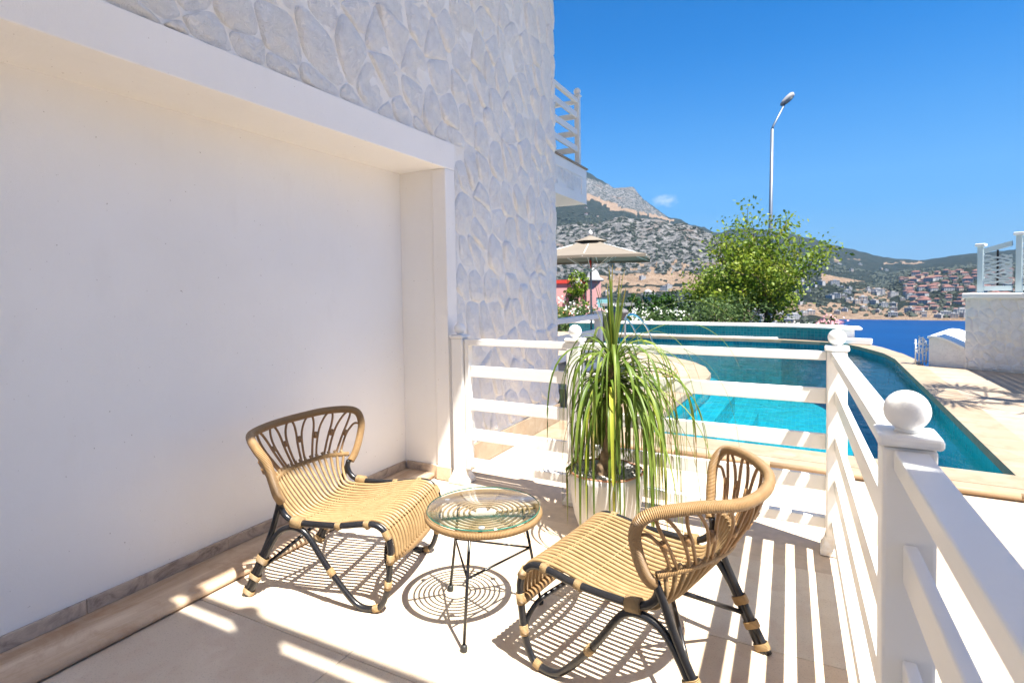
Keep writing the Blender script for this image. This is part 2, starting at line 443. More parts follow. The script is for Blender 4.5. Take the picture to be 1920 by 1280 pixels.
# ------------------------------------------------------------------ mesh helpers
class MB:
    """collects geometry, build() links it as ONE mesh object"""
    def __init__(s):
        s.v = []; s.f = []; s.uv = {}; s.mi = {}; s.flat = set()
    def add(s, vs, fs, uvs=None, mi=0, flat=False):
        o = len(s.v)
        s.v += [tuple(x) for x in vs]
        for i, f in enumerate(fs):
            k = len(s.f)
            s.f.append(tuple(a + o for a in f))
            if uvs: s.uv[k] = uvs[i]
            if mi: s.mi[k] = mi
            if flat: s.flat.add(k)
        return s
    def tube(s, pts, r, n=8, caps=True, mi=0, closed=False, u0=0.0):
        P = [Vector(p) for p in pts]
        R = r if callable(r) else (lambda t: r)
        N = len(P)
        T = []
        for i in range(N):
            a = P[(i - 1) % N] if (closed or i > 0) else P[i]
            b = P[(i + 1) % N] if (closed or i < N - 1) else P[i]
            t = (b - a)
            T.append(t.normalized() if t.length > 1e-9 else Vector((0, 0, 1)))
        ref = Vector((0, 0, 1)) if abs(T[0].z) < 0.9 else Vector((1, 0, 0))
        nx = (ref - T[0] * ref.dot(T[0])).normalized()
        vs = []; L = [0.0]
        for i in range(N):
            if i: L.append(L[-1] + (P[i] - P[i - 1]).length)
            nx = (nx - T[i] * nx.dot(T[i])).normalized()
            ny = T[i].cross(nx)
            rr = R(i / max(1, N - 1))
            for k in range(n):
                a = 2 * PI * k / n
                vs.append(P[i] + (nx * math.cos(a) + ny * math.sin(a)) * rr)
        fs = []; uvs = []
        tot = L[-1] + ((P[0] - P[-1]).length if closed else 0)
        for i in range(N if closed else N - 1):
            j = (i + 1) % N
            ua = L[i] + u0; ub = (L[j] if j else tot) + u0
            for k in range(n):
                k2 = (k + 1) % n
                fs.append((i * n + k, i * n + k2, j * n + k2, j * n + k))
                uvs.append(((ua, k / n), (ua, (k + 1) / n), (ub, (k + 1) / n), (ub, k / n)))
        if caps and not closed:
            fs.append(tuple(reversed(range(n)))); uvs.append(((0, 0),) * n)
            fs.append(tuple((N - 1) * n + k for k in range(n))); uvs.append(((0, 0),) * n)
        return s.add(vs, fs, uvs, mi)
    def box(s, a, b, mi=0, xf=None, bev=0.0):
        (x0, y0, z0), (x1, y1, z1) = a, b
        if bev <= 0:
            vs = [(x, y, z) for z in (z0, z1) for y in (y0, y1) for x in (x0, x1)]
            fs = [(0, 2, 3, 1), (4, 5, 7, 6), (0, 1, 5, 4), (2, 6, 7, 3), (0, 4, 6, 2), (1, 3, 7, 5)]
        else:
            bm = bmesh.new()
            bmesh.ops.create_cube(bm, size=1)
            for v in bm.verts:
                v.co = Vector(((x0 + x1) / 2 + v.co.x * (x1 - x0), (y0 + y1) / 2 + v.co.y * (y1 - y0), (z0 + z1) / 2 + v.co.z * (z1 - z0)))
            bmesh.ops.bevel(bm, geom=list(bm.edges), offset=bev, segments=2, affect='EDGES', profile=0.5)
            bm.verts.index_update()
            vs = [v.co.copy() for v in bm.verts]
            fs = [tuple(v.index for v in f.verts) for f in bm.faces]
            bm.free()
        if xf is not None:
            vs = [xf @ Vector(v) for v in vs]
        return s.add(vs, fs, None, mi, True)
    def lathe(s, prof, n=24, c=(0, 0, 0), mi=0, cap=True):
        vs = []; fs = []
        for r, z in prof:
            for k in range(n):
                a = 2 * PI * k / n
                vs.append((c[0] + r * math.cos(a), c[1] + r * math.sin(a), c[2] + z))
        for i in range(len(prof) - 1):
            for k in range(n):
                k2 = (k + 1) % n
                fs.append((i * n + k, i * n + k2, (i + 1) * n + k2, (i + 1) * n + k))
        if cap:
            fs.append(tuple(reversed(range(n))))
            fs.append(tuple((len(prof) - 1) * n + k for k in range(n)))
        return s.add(vs, fs, None, mi)
    def sphere(s, c, r, n=20, m=12, sq=1.0, mi=0):
        return s.lathe([(max(1e-4, r * math.sin(PI * i / m)), -r * sq * math.cos(PI * i / m)) for i in range(m + 1)], n, c, mi, False)
    def prism(s, poly, z0, z1, holes=(), mi=0, top=True, sides=True, bottom=False):
        loops = [[Vector((x, y, 0)) for x, y in poly]] + [[Vector((x, y, 0)) for x, y in h] for h in holes]
        tri = tessellate_polygon(loops)
        flat = [p for l in loops for p in l]
        if top:
            fs = []
            for t in tri:
                a, b, c = [flat[i] for i in t]
                if (b - a).cross(c - a).z < 0: t = (t[0], t[2], t[1])
                fs.append(tuple(t))
            s.add([(p.x, p.y, z1) for p in flat], fs, None, mi, True)
            if bottom: s.add([(p.x, p.y, z0) for p in flat], [tuple(reversed(f)) for f in fs], None, mi, True)
        if sides:
            for li, l in enumerate(loops):
                area = sum(l[i].x * l[(i + 1) % len(l)].y - l[(i + 1) % len(l)].x * l[i].y for i in range(len(l)))
                rev = (area < 0) != (li > 0)
                n = len(l)
                vs = [(p.x, p.y, z0) for p in l] + [(p.x, p.y, z1) for p in l]
                fs = []
                for i in range(n):
                    j = (i + 1) % n
                    f = (i, j, n + j, n + i)
                    fs.append(tuple(reversed(f)) if rev else f)
                s.add(vs, fs, None, mi, True)
        return s
    def mesh(s, name, mats, smooth=True):
        me = bpy.data.meshes.new(name)
        me.from_pydata(s.v, [], s.f)
        for m in (mats if isinstance(mats, (list, tuple)) else [mats]):
            me.materials.append(m)
        for k, i in s.mi.items():
            me.polygons[k].material_index = i
        if s.uv:
            ul = me.uv_layers.new(name='UVMap')
            for k, q in s.uv.items():
                p = me.polygons[k]
                for li, w in zip(p.loop_indices, q):
                    ul.data[li].uv = w
        if smooth:
            me.polygons.foreach_set('use_smooth', [k not in s.flat for k in range(len(s.f))])
        me.update()
        return me
    def build(s, name, mats, parent=None, smooth=True):
        return link(name, s.mesh(name, mats, smooth), parent)

def link(name, me, parent=None):
    o = bpy.data.objects.new(name, me)
    COL.objects.link(o)
    if parent is not None:
        o.parent = parent
        if parent.parent is None and tuple(parent.location) + tuple(parent.rotation_euler) == (0,) * 6:
            pass
    return o

def empty(name, loc=(0, 0, 0), rz=0.0, parent=None):
    o = bpy.data.objects.new(name, None)
    COL.objects.link(o)
    o.empty_display_size = 0.1
    o.location = loc
    o.rotation_euler = (0, 0, rz)
    if parent is not None: o.parent = parent
    return o

def tag(o, label=None, cat=None, group=None, kind=None):
    if label: o['label'] = label
    if cat: o['category'] = cat
    if group: o['group'] = group
    if kind: o['kind'] = kind
    return o

def copy_tree(o, parent=None):
    c = o.copy()
    COL.objects.link(c)
    if parent is not None: c.parent = parent
    for ch in list(o.children):
        copy_tree(ch, c)
    return c

def spline(P, n=8):
    P = [Vector(p) for p in P]
    Q = [2 * P[0] - P[1]] + P + [2 * P[-1] - P[-2]]
    out = []
    for i in range(1, len(Q) - 2):
        a, b, c, d = Q[i - 1:i + 3]
        for k in range(n):
            t = k / n
            out.append(0.5 * (2 * b + (c - a) * t + (2 * a - 5 * b + 4 * c - d) * t * t + (3 * b - a - 3 * c + d) * t ** 3))
    out.append(P[-1])
    return out

def at(C, t):
    """point on polyline C at parameter t in 0..1"""
    x = max(0, min(1, t)) * (len(C) - 1)
    i = min(int(x), len(C) - 2)
    return C[i].lerp(C[i + 1], x - i)

# ------------------------------------------------------------------ terrace floor of stone tiles
XW = -2.163          # face of the house wall
fl = MB().prism([(-2.75, -4), (7, -4), (7, 4.42), (-2.75, 4.46)], -0.4, -0.004)
terrace = tag(fl.build('terrace_floor', M['joint']), 'terrace floor of pale travertine slabs', kind='structure')
tile_mats = [M['floor'], M['floor'], M['floor_grey'], M['floor_warm']]
tile_meshes = {}
TX, TY, G = 1.05, 0.70, 0.0012
for i in range(-4, 4):
    for j in range(-2, 6):
        x0 = -2.29 + (i + 3) * TX - TX * 0.2
        y0 = -1.35 + j * TY + 0.0
        x1, y1 = x0 + TX, y0 + TY
        x0 = max(x0, -2.29); x1 = min(x1, 3.4); y1 = min(y1, 4.40)
        if x1 - x0 < 0.05 or y1 - y0 < 0.05: continue
        q = MB().box((x0 + G, y0 + G, -0.03), (x1 - G, y1 - G, rnd.uniform(-0.0006, 0.0006)), bev=0.0015)
        k = 3 if (i == 0 and j == 5) or (i, j) in ((-1, 4), (0, 4), (-2, 5)) else rnd.choice((0, 0, 1, 2))
        q.build('tile', tile_mats[k], terrace)

# ------------------------------------------------------------------ pool, deck, coping
POOL = [(-1.22, 4.87), (1.25, 4.70), (1.43, 11.46), (1.37, 12.35), (1.22, 13.0), (1.07, 13.6), (0.89, 14.07), (0.4, 14.5), (-0.42, 14.77), (-1.5, 14.9), (-2.61, 14.95),
        (-4.24, 15.17), (-5.6, 15.2), (-5.6, 11.9), (-4.2, 11.55), (-3.3, 11.25), (-2.62, 10.93), (-2.1, 10.45), (-1.64, 9.88), (-1.36, 9.3), (-1.18, 8.59), (-1.16, 8.2), (-1.18, 7.92), (-1.24, 6.3)]
def offset(poly, d):
    out = []
    n = len(poly)
    for i in range(n):
        a, b, c = Vector(poly[i - 1]), Vector(poly[i]), Vector(poly[(i + 1) % n])
        e1 = (b - a).normalized(); e2 = (c - b).normalized()
        n1 = Vector((e1.y, -e1.x)); n2 = Vector((e2.y, -e2.x))
        m = (n1 + n2)
        m = m / max(0.35, m.dot(n1)) if m.length > 1e-6 else n1
        out.append(tuple(b + m * d))
    return out
deck_out = [(-1.56, 4.66), (2.2, 4.62), (8, 4.4), (8, 10.9), (2.17, 10.55), (1.72, 10.61), (1.69, 11.8), (1.62, 12.7), (1.48, 13.58), (1.28, 14.25), (0.85, 15.0), (0.2, 15.45),
            (-1.5, 15.75), (-4.2, 16.0), (-9, 16.0), (-9, 6.22), (-1.56, 6.22)]
dk = MB().prism(deck_out, -0.5, 0.046, holes=[offset(POOL, 0.30)])
deck = tag(dk.build('pool_deck', M['deck']), 'sunlit pale stone deck around the pool', kind='structure')
# coping slabs around the pool rim, one stone each
cop = tag(MB().prism(offset(POOL, 0.29), -0.4, 0.030, holes=[offset(POOL, 0.015)]).build('pool_coping', M['joint']), 'stone coping around the pool', kind='structure')
ro = offset(POOL, 0.30)
def seg_pts(a, b, length):
    n = max(1, round((Vector(b) - Vector(a)).length / length))
    return [(tuple(Vector(a).lerp(Vector(b), k / n)), tuple(Vector(a).lerp(Vector(b), (k + 1) / n))) for k in range(n)]
for i in range(len(POOL)):
    a, b = POOL[i], POOL[(i + 1) % len(POOL)]
    oa, ob = ro[i], ro[(i + 1) % len(POOL)]
    ia = seg_pts(a, b, 0.9); oo = seg_pts(oa, ob, 0.9)
    oo = seg_pts(oa, ob, 1e9) if len(ia) == 1 else [(tuple(Vector(oa).lerp(Vector(ob), k / len(ia))), tuple(Vector(oa).lerp(Vector(ob), (k + 1) / len(ia)))) for k in range(len(ia))]
    for (p, q), (r_, s_) in zip(ia, oo):
        P, Q, R_, S_ = Vector(p), Vector(q), Vector(r_), Vector(s_)
        g = (Q - P).normalized() * 0.0012
        MB().prism([tuple(P + g), tuple(R_ + g), tuple(S_ - g), tuple(Q - g)], -0.02, 0.050).build('coping_stone', M['coping'], cop)
# raised near edge of the deck towards the terrace with a rounded nosing
ns = MB()
E0, E1 = Vector((-1.56, 4.415, 0)), Vector((8, 4.02, 0))
ns.prism([(-1.56, 4.427), (8, 4.032), (8, 4.42), (2.2, 4.63), (-1.56, 4.69)], -0.35, 0.0475)
ns.prism([(-2.16, 4.40), (-1.561, 4.40), (-1.561, 6.20), (-2.16, 6.20)], -0.35, -0.001)
for k in range(14):
    a = E0.lerp(E1, k / 14); b = E0.lerp(E1, (k + 1) / 14)
    g = (b - a).normalized() * 0.001
    ns.tube([a + g + Vector((0, 0.012, 0.0255)), b - g + Vector((0, 0.012, 0.0255))], 0.0235, 10, mi=1)
tag(ns.build('deck_step', [M['coping'], M['nosing']]), 'low step with rounded nosing up to the pool deck', kind='structure')
WZ = -0.085
bz = MB()
n = len(POOL)
wall_poly = offset(POOL, 0.012)
vs = [(x, y, 0.03) for x, y in wall_poly] + [(x, y, -1.35) for x, y in wall_poly]
bz.add(vs, [(i, n + i, n + (i + 1) % n, (i + 1) % n) for i in range(n)], None, 0, True)
bz.prism(wall_poly, -1.36, -1.35, sides=False)
# submerged steps along the left edge and round the peninsula
st = [(-1.26, 5.0), (-0.95, 5.0), (-0.93, 6.3), (-0.88, 7.9), (-0.85, 8.6), (-1.02, 9.5), (-1.38, 10.2), (-1.95, 10.85), (-2.5, 11.35), (-2.7, 11.0), (-2.1, 10.45), (-1.64, 9.88), (-1.36, 9.3), (-1.18, 8.59), (-1.16, 8.2), (-1.2, 7.0)]
bz.prism(st, -1.34, -0.26)
bz.prism([(-1.26, 4.95), (-0.62, 4.95), (-0.58, 7.8), (-0.55, 8.8), (-0.75, 9.8), (-1.15, 10.6), (-1.8, 11.3), (-2.4, 11.9), (-2.6, 11.3), (-1.5, 10.0), (-1.1, 8.6), (-1.2, 7.0)], -1.34, -0.52)
tag(bz.build('pool_basin', M['mosaic']), 'pool basin lined with turquoise mosaic', kind='structure')
wt = MB().prism(offset(POOL, 0.008), WZ - 0.01, WZ, sides=False)
tag(wt.build('pool_water', M['water']), 'clear turquoise pool water', kind='structure')
# upper platform of the peninsula
pl = MB().prism([(-2.16, 6.2), (-1.95, 7.0), (-1.75, 7.55), (-1.62, 8.1), (-1.72, 8.7), (-2.05, 9.35), (-2.6, 9.95), (-3.4, 10.4), (-4.4, 10.6), (-9, 10.7), (-9, 6.2)], 0.0, 0.115)
plat = tag(pl.build('upper_deck', M['deck']), 'raised pale stone platform beside the pool', kind='structure')
pn = MB()
edge = spline([(-1.95, 7.0, 0.093), (-1.75, 7.55, 0.093), (-1.62, 8.1, 0.093), (-1.72, 8.7, 0.093), (-2.05, 9.35, 0.093), (-2.6, 9.95, 0.093), (-3.4, 10.4, 0.093)], 5)
pn.tube(edge, 0.026, 10)
pn.build('nosing', M['nosing'], plat)

# raised tiled wall behind the pool with a white rounded cap
iw = tag(empty('overflow_wall'), 'curved teal tiled wall with white rounded cap behind the pool', 'pool wall')
front = [(-6.2, 15.62), (-4.24, 15.5), (-2.61, 15.3), (-1.5, 15.24), (-0.42, 15.1), (0.3, 14.86), (0.75, 14.58)]
fr_s = [(p.x, p.y) for p in spline([(x, y, 0) for x, y in front], 4)]
back = [(x + 0.10, y + 0.30) for x, y in fr_s]
MB().prism(fr_s + back[::-1], -0.3, 0.335).build('tiled_face', M['mosaic'], iw)
capl = [(x - 0.02, y - 0.06) for x, y in fr_s]; capb = [(x + 0.13, y + 0.38) for x, y in back]
cp = MB().prism(capl + capb[::-1], 0.337, 0.385, bottom=True)
cp.tube([(x, y, 0.361) for x, y in capl], 0.0245, 10)
cp.build('cap', M['paint'], iw)
MB().box((0.76, 14.42, 0.05), (1.06, 14.80, 0.335), bev=0.02).build('end_block', M['plaster'], iw)
MB().box((0.70, 14.34, 0.337), (1.20, 14.92, 0.395), bev=0.024).build('end_cap', M['paint'], iw)
wl = MB()
lip = spline([(-6.2, 15.50, 0.06), (-4.24, 15.36, 0.06), (-2.61, 15.15, 0.06), (-1.5, 15.09, 0.06), (-0.5, 14.98, 0.06)], 6)
wl.tube(lip, 0.03, 8)
wl.build('white_lip', M['paint'], iw)
sb = tag(MB().box((0.0, 0.0, 0.05), (0.62, 0.30, 0.17), bev=0.02, xf=Matrix.Translation((0.72, 14.05, 0)) @ Matrix.Rotation(math.radians(-9), 4, 'Z')).build('white_step', M['paint']), 'white block step at the end of the tiled pool wall', 'step')

# ------------------------------------------------------------------ the house
house = tag(empty('house'), 'white house with whitewashed stone relief above a plastered niche', 'house')
body = MB()
body.box((-2.70, -3.2, 2.335), (XW - 0.012, 5.14, 5.4))       # backing of the stone relief above the niche
body.box((-2.70, 3.29, -0.1), (XW - 0.012, 5.14, 2.3349))
body.box((-9.0, 2.9, -0.1), (-2.701, 5.139, 5.4))
body.box((-9.0, 5.141, -0.1), (-4.3, 9.0, 5.4))
stone_wall = body.build('stone_wall', M['mortar'], house)
nb = MB()
nb.box((-2.85, -3.2, -0.05), (-2.55, 3.182, 2.152))            # back panel
nb.box((-2.549, -3.2, 2.152), (XW - 0.10, 3.182, 2.33))        # soffit
nb.box((-2.85, 3.183, -0.05), (XW - 0.10, 3.28, 2.33))         # return
nb.build('niche_wall', M['plaster'], house)
MB().box((XW - 0.10, -3.2, 2.150), (XW + 0.012, 3.29, 2.333), bev=0.006).build('lintel', M['plaster'], house)
MB().box((XW - 0.10, 3.170, -0.03), (XW + 0.012, 3.288, 2.1495), bev=0.006).build('jamb', M['plaster'], house)
# veined stone ledge in the niche
lg = MB()
lg.box((-2.549, -3.2, -0.05), (-2.305, 3.182, 0.036))
lg.tube([(-2.305, -3.2, 0.0175), (-2.305, 3.182, 0.0175)], 0.0185, 12)
lg.build('ledge', M['ledge'], house)
sk = empty('skirting', parent=house)
y = -3.2
while y < 3.15:
    y1 = min(y + 0.62, 3.165)
    MB().box((-2.549, y + 0.001, 0.0365), (-2.535, y1 - 0.001, 0.094), bev=0.003).build('skirting_tile', M['skirt'], sk)
    y = y1
MB().box((-2.532, 3.168, 0.0365), (-2.31, 3.182, 0.094), bev=0.003).build('skirting_tile', M['skirt'], sk)
MB().box((-2.309, 3.168, 0.0005), (XW - 0.101, 3.182, 0.094), bev=0.003).build('skirting_tile', M['floor_warm'], sk)
MB().box((XW - 0.099, 3.155, 0.0005), (XW + 0.020, 3.169, 0.094), bev=0.003).build('skirting_tile', M['floor_warm'], sk)
y = 3.30
while y < 5.13:
    y1 = min(y + 0.62, 5.14)
    MB().box((XW - 0.011, y + 0.001, 0.0005), (XW + 0.016, y1 - 0.001, 0.172), bev=0.004).build('skirting_tile', M['coping'], sk)
    y = y1

# unseen dark glazed doors, added behind the camera to darken the near railing
dg = empty('added_dark_door', parent=house)
for k in range(3):
    x0 = -0.30 + k * 1.05
    MB().box((x0, -1.66, 0.06), (x0 + 1.0, -1.64, 2.90)).build('pane', M['pane'], dg)
    MB().box((x0 - 0.05, -1.69, 0.002), (x0 - 0.001, -1.61, 2.949)).build('frame', M['paint'], dg)
# relief stones, every one a piece of its own
def clip(poly, p, nrm):
    out = []
    for i in range(len(poly)):
        a, b = poly[i], poly[(i + 1) % len(poly)]
        da = (a[0] - p[0]) * nrm[0] + (a[1] - p[1]) * nrm[1]
        db = (b[0] - p[0]) * nrm[0] + (b[1] - p[1]) * nrm[1]
        if da <= 0: out.append(a)
        if (da < 0 < db) or (db < 0 < da):
            t = da / (da - db)
            out.append((a[0] + (b[0] - a[0]) * t, a[1] + (b[1] - a[1]) * t))
    return out
def chaikin(P, q=0.25):
    o = []
    for i in range(len(P)):
        a, b = P[i], P[(i + 1) % len(P)]
        o.append((a[0] + (b[0] - a[0]) * q, a[1] + (b[1] - a[1]) * q))
        o.append((a[0] + (b[0] - a[0]) * (1 - q), a[1] + (b[1] - a[1]) * (1 - q)))
    return o
def relief_stones(parent, s0, s1, t0, t1, cs, ct, to_world, inside, seed, height=0.030, shear=0.25, gap=0.010, sub=True):
    R_ = random.Random(seed)
    seeds = []
    nt = int((t1 - t0) / ct) + 1; nsx = int((s1 - s0) / cs) + 1
    for j in range(-1, nt + 1):
        for i in range(-1, nsx + 1):
            s = s0 + (i + 0.5 * (j % 2) + R_.uniform(-0.42, 0.42)) * cs
            t = t0 + (j + R_.uniform(-0.42, 0.42)) * ct
            seeds.append((s, t))
    count = 0
    for k, (s, t) in enumerate(seeds):
        reg = inside(s, t)
        if reg is None: continue
        P = [(s - 1, t - 1), (s + 1, t - 1), (s + 1, t + 1), (s - 1, t + 1)]
        for (a, b) in seeds:
            if (a, b) == (s, t) or abs(a - s) > cs * 3 or abs(b - t) > ct * 3: continue
            # sheared, anisotropic bisector
            dx, dy = a - s, b - t
            kx = 1 / cs ** 2; ky = 1 / ct ** 2
            nx_, ny_ = dx * kx + shear * dy * (kx * ky) ** 0.5, dy * ky + shear * dx * (kx * ky) ** 0.5
            P = clip(P, ((s + a) / 2, (t + b) / 2), (nx_, ny_))
            if not P: break
        for (p, nn) in reg:
            if P: P = clip(P, p, nn)
        if not P or len(P) < 3: continue
        cx = sum(p[0] for p in P) / len(P); cy = sum(p[1] for p in P) / len(P)
        rad = sum(math.hypot(p[0] - cx, p[1] - cy) for p in P) / len(P)
        if rad < 0.035: continue
        P = [(cx + (p[0] - cx) * (1 - gap / rad), cy + (p[1] - cy) * (1 - gap / rad)) for p in P]
        P = [(p[0] + R_.uniform(-.1, .1) * rad, p[1] + R_.uniform(-.1, .1) * rad) if False else p for p in P]
        P = chaikin(P, 0.18)
        if sub: P = chaikin(P, 0.22)
        h = height * R_.choice((0.35, 0.6, 0.8, 1.0, 1.3))
        tx, ty = R_.uniform(-.10, .03), R_.uniform(-.06, .07)
        rings = ((1.0, 0.0, 0.0), (0.965, 0.55, 0.06), (0.90, 0.90, 0.18), (0.78, 1.0, 0.42), (0.60, 0.96, 0.72), (0.40, 0.93, 0.93), (0.18, 0.95, 0.98))
        fd = R_.choice((3.1, 3.1, 2.6, 3.6, 4.3, 1.9)) + R_.uniform(-0.3, 0.3)
        ph = R_.uniform(0, 50)
        m = MB(); vs = []; nP = len(P)
        for rr, h1, h2 in rings:
            for p in P:
                dx, dy = (p[0] - cx) * rr, (p[1] - cy) * rr
                steep = max(0.0, math.cos(math.atan2(dy, dx) - fd)) ** 1.5
                hh = h1 * steep + h2 * (1 - steep)
                q = (dx * 16 + cx * 9, dy * 16 + cy * 9, ph)
                nz = (noise.noise(q) * 0.011 + noise.noise((q[0] * 2.6, q[1] * 2.6, ph)) * 0.007) * min(1, hh * 2.0)
                z = h * hh + nz + (dx * tx + dy * ty) * hh if rr < 1 else -0.002
                vs.append(to_world(cx + dx, cy + dy, max(z, -0.002)))
        vs.append(to_world(cx, cy, h + noise.noise((cx * 9, cy * 9, ph)) * 0.006))
        fs = []
        for r_i in range(len(rings) - 1):
            for i in range(nP):
                j = (i + 1) % nP
                fs.append((r_i * nP + i, r_i * nP + j, (r_i + 1) * nP + j, (r_i + 1) * nP + i))
        L = (len(rings) - 1) * nP
        for i in range(nP):
            fs.append((L + i, L + (i + 1) % nP, len(vs) - 1))
        m.add(vs, fs)
        m.build('stone', M['relief'], parent)
        count += 1
    return count
def in_house(s, t):
    if t > 2.335:
        if s > 3.34: return [((3.296, 0), (-1, 0)), ((5.165, 0), (1, 0))] if s < 5.24 and t < 4.75 else None
        return [((0, 2.340), (0, -1)), ((0.2, 0), (-1, 0))] if 0.3 < s and t < 4.75 else None
    if t > 2.05 and 0.3 < s < 3.25:
        return [((0, 2.340), (0, -1))]
    if s > 3.20 and t > 0.10 and s < 5.22:
        return [((3.296, 0), (-1, 0)), ((5.165, 0), (1, 0)), ((0, 0.178), (0, -1))]
    return None
NST = relief_stones(stone_wall, 0.4, 5.2, 0.1, 4.75, 0.205, 0.245, lambda s, t, z: (XW - 0.012 + z, s, t), in_house, 11, height=0.018, gap=0.001)
print('stones', NST)

# roof slab over the house, and the balcony over the terrace behind the camera (both cast the shade seen in the photo)
MB().prism([(-9, -0.4), (0.163, -0.4), (0.163, 2.45), (0.27, 2.45), (0.27, 7.5), (-1.3, 7.5), (-2.9, 6.9), (-9, 5.2)], 5.402, 5.62, bottom=True).build('roof', M['plaster'], house)
bal = MB().box((-2.15, -1.7, 2.95), (4.0, 0.70, 3.10))
bal.box((-2.15, 0.55, 3.1005), (4.0, 0.63, 3.50))
ub = bal.build('upper_balcony', M['plaster'], house)
MB().box((-2.15, 0.560, 4.0), (4.0, 0.635, 4.05), bev=0.006).build('hand_rail', M['paint'], ub)
for px in (-0.10, 1.6, 3.3):
    MB().box((px - 0.05, 0.552, 3.501), (px + 0.05, 0.642, 4.055), bev=0.006).sphere((px, 0.597, 4.115), 0.06).build('baluster_post', M['paint'], ub)

# balcony seen past the corner of the house
BX = -2.745
fb = MB()
fb.box((-5.9, 6.0, 2.545), (BX - 0.012, 7.64, 3.015))
far_b = fb.build('balcony', M['plaster'], house)
MB().box((BX - 0.0115, 6.0, 2.90), (BX, 7.652, 3.03), bev=0.004).build('fascia', M['plaster'], far_b)
MB().box((BX - 0.0115, 6.0, 2.54), (BX, 7.652, 2.66), bev=0.004).build('fascia', M['plaster'], far_b)
MB().box((BX - 0.0115, 7.45, 2.6605), (BX, 7.652, 2.8995), bev=0.003).build('fascia', M['plaster'], far_b)
MB().box((-5.9, 5.95, 3.031), (BX + 0.02, 7.672, 3.055), bev=0.004).build('slab_edge', M['coping'], far_b)
relief_stones(far_b, 6.0, 7.46, 2.65, 2.92, 0.13, 0.14, lambda s, t, z: (BX - 0.012 + z * 0.5, s, t),
              lambda s, t: [((0, 2.665), (0, -1)), ((0, 2.895), (0, 1)), ((7.44, 0), (1, 0))] if 6.1 < s < 7.44 and 2.66 < t < 2.9 else None, 5, height=0.02, gap=0.006, sub=False)
rl = empty('balcony_railing', parent=house)
MB().box((-2.835, 7.42, 3.056), (-2.765, 7.49, 4.03), bev=0.005).build('post', M['paint'], rl)
MB().box((-2.85, 7.405, 4.03), (-2.75, 7.505, 4.05), bev=0.004).sphere((-2.80, 7.455, 4.10), 0.05).build('post_cap', M['paint'], rl)
for z0, z1, th in ((3.93, 3.985, 0.05), (3.72, 3.80, 0.026), (3.48, 3.56, 0.026), (3.25, 3.33, 0.026)):
    MB().box((-2.80 - th / 2, 5.6, z0), (-2.80 + th / 2, 7.42, z1), bev=0.004).build('rail', M['paint'], rl)
    MB().box((-5.2, 7.455 - th / 2, z0), (-2.836, 7.455 + th / 2, z1), bev=0.004).build('rail', M['paint'], rl)
MB().box((-5.27, 7.42, 3.056), (-5.20, 7.49, 4.03), bev=0.005).build('post', M['paint'], rl)

# ------------------------------------------------------------------ white railings of the terrace
RZ = ((0.945, 0.986, 0.056), (0.730, 0.806, 0.024), (0.503, 0.580, 0.024), (0.299, 0.375, 0.024), (0.118, 0.170, 0.050))
def rail_post(parent, x, y, rz, w=0.088, h=0.992, base=True):
    p = empty('post', (x, y, 0), rz, parent)
    q = MB().box((-w / 2, -w / 2, 0.0), (w / 2, w / 2, h - 0.001), bev=0.007)
    q.build('shaft', M['paint'], p)
    if base:
        b = w / 2 + 0.024
        a = w / 2 + 0.002
        m = MB()
        prof = ((b, 0.0005), (b, 0.022), (b - 0.008, 0.032), (a + 0.006, 0.052), (a, 0.075), (a, 0.085))
        vs = [(sx * r, sy * r, z) for r, z in prof for sx, sy in ((-1, -1), (1, -1), (1, 1), (-1, 1))]
        fs = [(i * 4 + k, i * 4 + (k + 1) % 4, i * 4 + 4 + (k + 1) % 4, i * 4 + 4 + k) for i in range(len(prof) - 1) for k in range(4)]
        m.add(vs, fs, None, 0, True)
        m.build('base', M['base'], p)
    c = w / 2 + 0.009
    MB().box((-c, -c, h), (c, c, h + 0.022), bev=0.007).build('cap', M['paint'], p)
    k = MB().lathe([(0.022, h + 0.0222), (0.017, h + 0.030)], 16)
    k.sphere((0, 0, h + 0.0635), 0.0395, 28, 18)
    k.build('ball', M['ball'], p)
    return p
def rails(parent, a, b, heights=RZ):
    A, B = Vector((*a, 0)), Vector((*b, 0))
    d = (B - A); L = d.length; ang = math.atan2(d.y, d.x)
    for z0, z1, th in heights:
        o = MB().box((0, -th / 2, z0), (L, th / 2, z1), bev=0.004).build('rail', M['paint'], parent)
        o.location = (a[0], a[1], 0); o.rotation_euler = (0, 0, ang)
bang = math.radians(-2.2)
gate = tag(empty('railing_gate'), 'short white rail gate between the house wall and the potted palm', 'railing')
rail_post(gate, -2.072, 3.195, bang)
MB().box((-0.018, -0.024, 0.10), (0.018, 0.024, 0.986), bev=0.004, xf=Matrix.Translation((-2.004, 3.193, 0)) @ Matrix.Rotation(bang, 4, 'Z')).build('stile', M['paint'], gate)
rails(gate, (-1.985, 3.192), (-1.262, 3.164))
rl_f = tag(empty('front_railing'), 'white railing in front of the pool from the palm to the corner post', 'railing')
rail_post(rl_f, -1.218, 3.160, bang, base=True)
rails(rl_f, (-1.173, 3.158), (0.110, 3.108))
rail_post(rl_f, 0.155, 3.107, bang)
rl_r = tag(empty('side_railing'), 'white railing with ball topped post running along the right side of the terrace', 'railing')
rails(rl_r, (0.158, 3.062), (0.184, 1.362))
rail_post(rl_r, 0.185, 1.318, math.radians(-0.9))
rails(rl_r, (0.186, 1.273), (0.215, -0.75))
rails(rl_r, (0.217, -0.84), (0.24, -2.36))
rail_post(rl_r, 0.216, -0.795, math.radians(-0.9))

